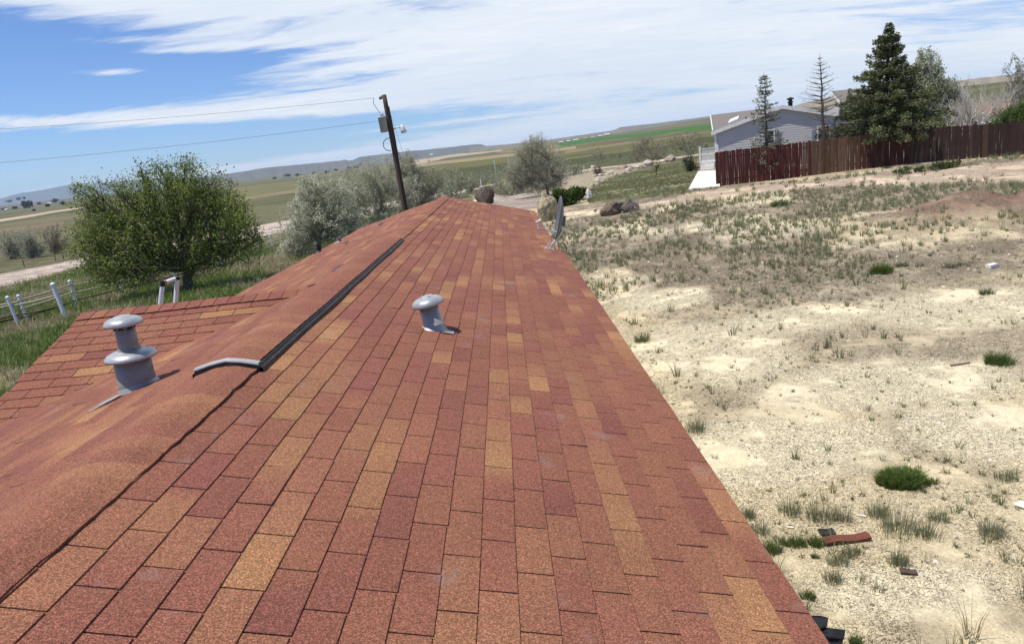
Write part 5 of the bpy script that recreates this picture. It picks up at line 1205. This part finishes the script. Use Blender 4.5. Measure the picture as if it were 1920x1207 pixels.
def scatter(n, x0, x1, y0, y1, f, seed):
    r = np.random.default_rng(seed); x = r.uniform(x0, x1, n); y = r.uniform(y0, y1, n); k = r.random(n) < f(x, y); x, y = x[k], y[k]; return np.stack([x, y, Hfun(x, y) - .01], 1), r
infr = lambda x, y: (x < CAM[0] + (y - CAM[1]) * .80 + 1.5)
def eaveclear(x, y): return x > 2.15
TRK = [tuple(hit(u, v)[:2]) for u, v in [(1090, 391), (1200, 383), (1345, 356), (1500, 343), (1640, 330), (1760, 317), (1990, 298), (1990, 336), (1700, 344), (1500, 357), (1345, 374), (1190, 390)]]
def keep(x, y): return (1 - inpoly(x, y, TRK) * .93) * (1 - np.clip(np.exp(-(((x - MOUND[0]) / 2.4) ** 2 + ((y - MOUND[1]) / 1.2) ** 2)) * 1.4, 0, .95))
infr0 = infr; infr = lambda x, y: infr0(x, y) * keep(x, y)
pd_ = lambda x, y: (.15 + .85 * sstep(fbm(x, y, 2.0, 3, 501), .42, .60)) * infr(x, y)
# band of grey-green weed clumps in the mid yard
P, r = scatter(15000, 2.6, 34, 10.0, 33.5, lambda x, y: pd_(x, y) * (.12 + .88 * sstep(y, 14.5, 20)) * (1 - .5 * sstep(y, 29, 33)) * .9 * (1 - .92 * sstep(bare_(x, y), .2, .5)), 510)
blades('weeds', P, r.uniform(.05, .30, len(P)) ** 1.0, .012, 20, (.15, .19, .075), (.38, .36, .22), 'grey green weed clumps spread over the middle of the dry yard', cat='weeds', spread=.10, seed=511)
# sparser low tufts nearer the house
P, r = scatter(17000, 2.4, 22, .2, 18, lambda x, y: pd_(x, y) * .55 * (1 - .75 * sstep(bare_(x, y), .15, .5)), 520)
blades('weeds', P, .025 + .12 * r.random(len(P)) ** 3, .007, 18, (.10, .125, .045), (.25, .25, .13), 'low green tufts scattered on the pale dirt near the house', cat='weeds', spread=.12, lean=.7, seed=521)
P, r = scatter(900, 2.3, 11, 1.5, 13, lambda x, y: .55 * sstep(fbm(x, y, 1.6, 3, 531), .5, .62) * infr(x, y) * (1 - .95 * sstep(bare_(x, y), .15, .45)), 530)
blades('tall_grass', P, r.uniform(.16, .34, len(P)), .006, 20, (.13, .15, .06), (.26, .25, .14), 'thin wispy grass stalks standing among the weeds near the house', cat='grass', spread=.06, lean=.3, seed=532)
# dead litter and stubble over the whole yard
P, r = scatter(85000, 2.2, 40, -.5, 38, lambda x, y: (.12 + .88 * sstep(fbm(x, y, 3.2, 5, 1), .44, .58)) * infr(x, y) * (.3 + .7 * sstep(y, 8, 16)) * .85 * (1 - .75 * sstep(bare_(x, y), .2, .6)), 540)
blades('dry_stubble', P, r.uniform(.025, .075, len(P)) * (1 + .5 * sstep(P[:, 1], 12, 20)), .010, 6, (.22, .185, .12), (.46, .39, .27), 'short grey brown stubble and dead litter on the dry ground', cat='stubble', spread=.25, lean=1.2, seed=541)
P, r = scatter(16000, 6, 46, 28, 60, lambda x, y: infr(x, y) * .6 * (sstep(fbm(x, y, 4, 4, 551), .42, .6)), 550)
blades('dry_grass', P, r.uniform(.08, .22, len(P)), .03, 10, (.15, .14, .07), (.28, .25, .14), 'dry grass around the far side of the yard and garden slope', cat='grass', spread=.2, lean=.6, seed=551)
poly_g = [tuple(hit(u, v)[:2]) for u, v in GSL]
P, r = scatter(60000, 4, 34, 25, 110, lambda x, y: inpoly(x, y, poly_g) * (.12 + .88 * sstep(fbm(x, y, 2.2, 4, 556), .42, .6)), 555)
blades('slope_grass', P, r.uniform(.06, .20, len(P)), .03, 8, (.14, .17, .065), (.38, .36, .20), 'green grass on the slope between the garden stones and the deck', cat='grass', spread=.2, lean=.6, seed=556)
# lawn on the left
lawnf = lambda x, y: (y < 60) & (y - road_y(x) < -3.5) & (x > CAM[0] - (y - CAM[1]) * .80 - 3)
P, r = scatter(90000, -34, -2.2, 3, 62, lambda x, y: lawnf(x, y) * np.clip(14.0 / (y + 3), .16, 1.0), 560)
dd = np.hypot(P[:, 0] - CAM[0], P[:, 1] - CAM[1])
g = fbm(P[:, 0], P[:, 1], 2.4, 4, 41); dryk = (g > .55) & (P[:, 1] > 7) | (r.random(len(P)) < .12)
Hh = r.uniform(.07, .24, len(P)) * (1 + dd / 60); Ww = .008 + dd * .0006
blades('lawn_grass', P[~dryk], Hh[~dryk], Ww[~dryk], 9, (.11, .17, .035), (.22, .28, .08), 'long green lawn grass left of the roof', cat='grass', spread=.2, lean=.6, seed=561)
blades('dry_lawn_grass', P[dryk], Hh[dryk], Ww[dryk], 8, (.32, .28, .15), (.50, .45, .28), 'straw coloured seed grass mixed into the left lawn', cat='grass', spread=.15, lean=.5, seed=562)
# weeds one can single out
def clump(name, u, v, w_px, h_px, n, label, cA, cB, seed, lean=.7, wd=.005, per=26):
    b = hit(u, v); s = scale_at(b); r = np.random.default_rng(seed); W_ = w_px / s / 2; H_ = h_px / s; a = r.uniform(0, 2 * pi, n); q = np.sqrt(r.random(n)) * W_; P = np.stack([b[0] + q * np.cos(a), b[1] + q * np.sin(a) * .8, np.zeros(n)], 1); P[:, 2] = Hfun(P[:, 0], P[:, 1])
    o = blades(name, P, H_ * (1.05 - .5 * (q / W_) ** 2), wd, per, cA, cB, label, kind=None, cat='plant', spread=.22, lean=lean, seed=seed, group=None); return o
g1, g2 = (.07, .12, .022), (.16, .22, .06)
clump('green_bush', 1688, 904, 76, 25, 55, 'biggest bright green leafy clump on the pale dirt', g1, g2, 601, wd=.009, per=70)
clump('green_bush', 1742, 905, 30, 14, 12, 'small green clump touching the biggest bright one', g1, g2, 602)
clump('weed_clump', 1875, 682, 40, 24, 26, 'bright green clump near the right edge in mid yard', g1, (.12, .17, .05), 603, wd=.008)
clump('weed_clump', 1650, 512, 34, 20, 24, 'small bright green clump in the upper right yard', g1, (.14, .19, .04), 604, wd=.011)
clump('weed_clump', 1462, 386, 26, 14, 16, 'green clump on the yard just below the red fence', g1, (.12, .18, .04), 605, wd=.014)
TA_, TB_ = (.13, .15, .075), (.30, .31, .19)
for u, v, w_, h_, n, lab, sd in [(1305, 808, 30, 30, 11, 'spiky grey green tuft beside the roof edge, halfway down', 606),
        (1540, 973, 40, 40, 12, 'broad grass tuft up left of the fallen shingle', 611), (1581, 976, 14, 34, 5, 'narrow tuft right beside the broad one above the fallen shingle', 610),
        (1643, 965, 30, 28, 9, 'bushy tuft up right of the fallen shingle', 613), (1686, 1000, 34, 60, 9, 'tallest wispy tuft right of the fallen shingle', 612),
        (1741, 1009, 28, 40, 7, 'loose tall tuft farther right of the fallen shingle', 615), (1759, 976, 24, 26, 7, 'small tuft above the loose tall one', 616),
        (1859, 1004, 40, 36, 11, 'spread grass tuft near the right edge, low in the yard', 614), (1480, 964, 22, 34, 7, 'grey tuft alone between the roof edge and the broad tuft', 622),
        (1398, 970, 26, 24, 8, 'tuft touching the roof edge above the lowest weeds', 623), (1424, 1000, 16, 34, 6, 'slim upright tuft next to the roof edge', 624),
        (1563, 1089, 20, 30, 6, 'thin open tuft below the left end of the fallen shingle', 625), (1571, 1055, 28, 24, 8, 'low grey tuft just under the fallen shingle', 626),
        (1599, 1040, 30, 26, 9, 'green tuft hiding the lower edge of the fallen shingle', 627), (1688, 1058, 26, 34, 9, 'upright tuft between the fallen shingle and the dark chip', 628),
        (1886, 898, 28, 26, 8, 'tuft near the right edge, level with the biggest green clump', 629)]:
    clump('weed_clump', u, v, w_, h_, n, lab, TA_, TB_, sd, lean=.4, wd=.0042, per=26)
for u, v, w_, h_, n, lab, sd in [(1447, 1033, 24, 22, 12, 'bushy yellow green weed near the lower right roof edge', 607), (1474, 1020, 16, 14, 7, 'little yellow green weed right of the bushy one', 630),
        (1498, 1021, 18, 20, 9, 'dark leafy weed left of the fallen shingle', 631), (1532, 1021, 20, 22, 10, 'green tuft against the left end of the fallen shingle', 609),
        (1515, 1120, 22, 15, 9, 'grey green rosette by the bottom of the roof edge', 608), (1603, 1206, 24, 16, 9, 'dark green tuft at the bottom edge beside the black felt', 617), (1530, 1045, 12, 9, 4, 'tiny green sprig below the green tuft by the shingle', 632)]:
    clump('weed_clump', u, v, w_, h_, n, lab, (.08, .12, .03), (.19, .23, .08), sd, lean=.6, wd=.006, per=28)
clump('weed_clump', 1205, 640, 22, 20, 12, 'small green tuft against the roof edge in mid picture', (.08, .12, .03), (.18, .2, .09), 618)
clump('weed_clump', 1850, 552, 26, 14, 14, 'low dark clump near the right side of the upper yard', (.06, .09, .03), (.15, .17, .08), 619)
clump('weed_clump', 1790, 500, 46, 10, 14, 'flat spreading dark green weed in the upper right yard', (.05, .08, .03), (.12, .14, .07), 620)
clump('weed_clump', 1690, 500, 16, 12, 8, 'small dark weed beside the bright green clump', (.05, .08, .03), (.12, .14, .07), 621)

# ------------------------------------------------------------------ small litter on the dirt
def scrap(name, u, v, L, Wd, H, yaw, label, m, cat='scrap', bend=.0, seg=8, mats=None):
    b = hit(u, v); V = []; c, s_ = cos(yaw), sin(yaw)
    for k in range(seg + 1):
        t_ = (k / seg - .5) * L; z = bend * (math.sin(pi * 2.2 * k / seg) * .5 + .5)
        for w_ in (-Wd / 2, Wd / 2):
            x = b[0] + t_ * c - w_ * s_; y = b[1] + t_ * s_ + w_ * c
            for hz_ in (0, H): V.append((x, y, float(Hfun(x, y)) + .012 + z + hz_ + (w_ > 0) * bend * .5))
    F = []
    for k in range(seg):
        a = 4 * k; F += [(a, a + 4, a + 5, a + 1), (a + 2, a + 3, a + 7, a + 6), (a + 1, a + 5, a + 7, a + 3), (a, a + 2, a + 6, a + 4)]
    F += [(0, 1, 3, 2), (4 * seg, 4 * seg + 2, 4 * seg + 3, 4 * seg + 1)]
    return tag(mesh_np(name, np.array(V), F, m, None, np.tile(np.array([[.15, .055, .038]]), (len(V), 1))), label, cat)
scrap('fallen_shingle', 1587, 1015, .46, .10, .022, .02, 'curled red shingle strip lying on the dirt', M['shingle'], 'shingle', .02)
scrap('felt_scrap', 1550, 1000, .15, .10, .01, .0, 'dark grey felt scrap behind the left end of the fallen shingle', M['black'], bend=.01)
scrap('bark_chip', 1703, 1075, .14, .06, .012, -.3, 'dark grey chip lying alone below the fallen shingle', M['pole'], bend=.01)
scrap('white_scrap', 1918, 950, .12, .12, .01, .5, 'white scrap on the dirt at the right edge', M['white'], bend=.01)
scrap('white_block', 1860, 502, .26, .14, .08, .3, 'white block lying on the pale ground at the right', M['white'], 'block', seg=2)
scrap('wood_stick', 1800, 684, .34, .025, .015, .1, 'reddish wooden lath lying in mid yard at the right', M['rust'], 'stick')
scrap('paper_scrap', 1482, 990, .06, .025, .006, -.4, 'tiny white paper strip left of the fallen shingle', M['white'], seg=2)
scrap('paper_scrap', 1615, 968, .10, .02, .006, -.7, 'narrow white strip among the tall grass tufts', M['white'], seg=2)
rock('pebble', 1519, 1090, 10, 9, 'round white pebble near the bottom of the roof edge', (.7, .66, .58), (.6, .55, .48), 701, 1, .2)
rock('pebble', 1452, 1052, 8, 7, 'white pebble beside the yellow green weed', (.7, .66, .58), (.6, .55, .48), 702, 1, .2)
rock('dark_stone', 1840, 378, 8, 5, 'small black stone on top of the dirt mound', (.03, .03, .03), (.05, .05, .05), 703, 1, .3)
rock('white_rock', 1000, 340, 5, 4, 'small white stone by the gravel turnout', (.8, .78, .72), (.7, .66, .6), 704)
r = np.random.default_rng(900); n = 2600; px = r.uniform(2.5, 26, n); py = r.uniform(0, 24, n); k = infr(px, py) > .5; px, py = px[k], py[k]; n = len(px)
sz = r.uniform(.008, .028, n) * (1 + py / 20); base = np.stack([px, py, Hfun(px, py)], 1); octv = np.array([(1, 0, 0), (-1, 0, 0), (0, 1, 0), (0, -1, 0), (0, 0, .8), (0, 0, -.5)], float)
V = (base[:, None, :] + octv[None] * sz[:, None, None] * r.uniform(.6, 1.3, (n, 6, 3))).reshape(-1, 3); k6 = np.arange(n)[:, None] * 6
F = np.concatenate([k6 + np.array([f_]) for f_ in ((0, 2, 4), (2, 1, 4), (1, 3, 4), (3, 0, 4), (2, 0, 5), (1, 2, 5), (3, 1, 5), (0, 3, 5))])
cc = np.where(r.random((n, 1)) < .5, np.array([[.62, .56, .46]]), np.array([[.24, .20, .15]])) * r.uniform(.7, 1.1, (n, 1))
tag(mesh_np('pebbles', V, F, M['vcol'], None, np.repeat(cc, 6, 0)), 'small pale and brown pebbles strewn over the dirt', 'pebbles', kind='stuff')

# ------------------------------------------------------------------ air
HAZE = True
if HAZE:
    m = bpy.data.materials.new('haze'); m.use_nodes = True; q = NT(m.node_tree); q.n.clear()
    vol = q.node('ShaderNodeVolumePrincipled'); vol.inputs['Color'].default_value = (.62, .80, 1.0, 1); vol.inputs['Density'].default_value = 4.6e-5; vol.inputs['Anisotropy'].default_value = .0
    o_ = q.node('ShaderNodeOutputMaterial'); q.l.new(vol.outputs[0], o_.inputs['Volume'])
    p = MB(); p.box((0, 0, 190), (44000, 44000, 470)); hzo = p.build('haze', m); tag(hzo, 'pale blue air over the valley', 'haze', kind='stuff')
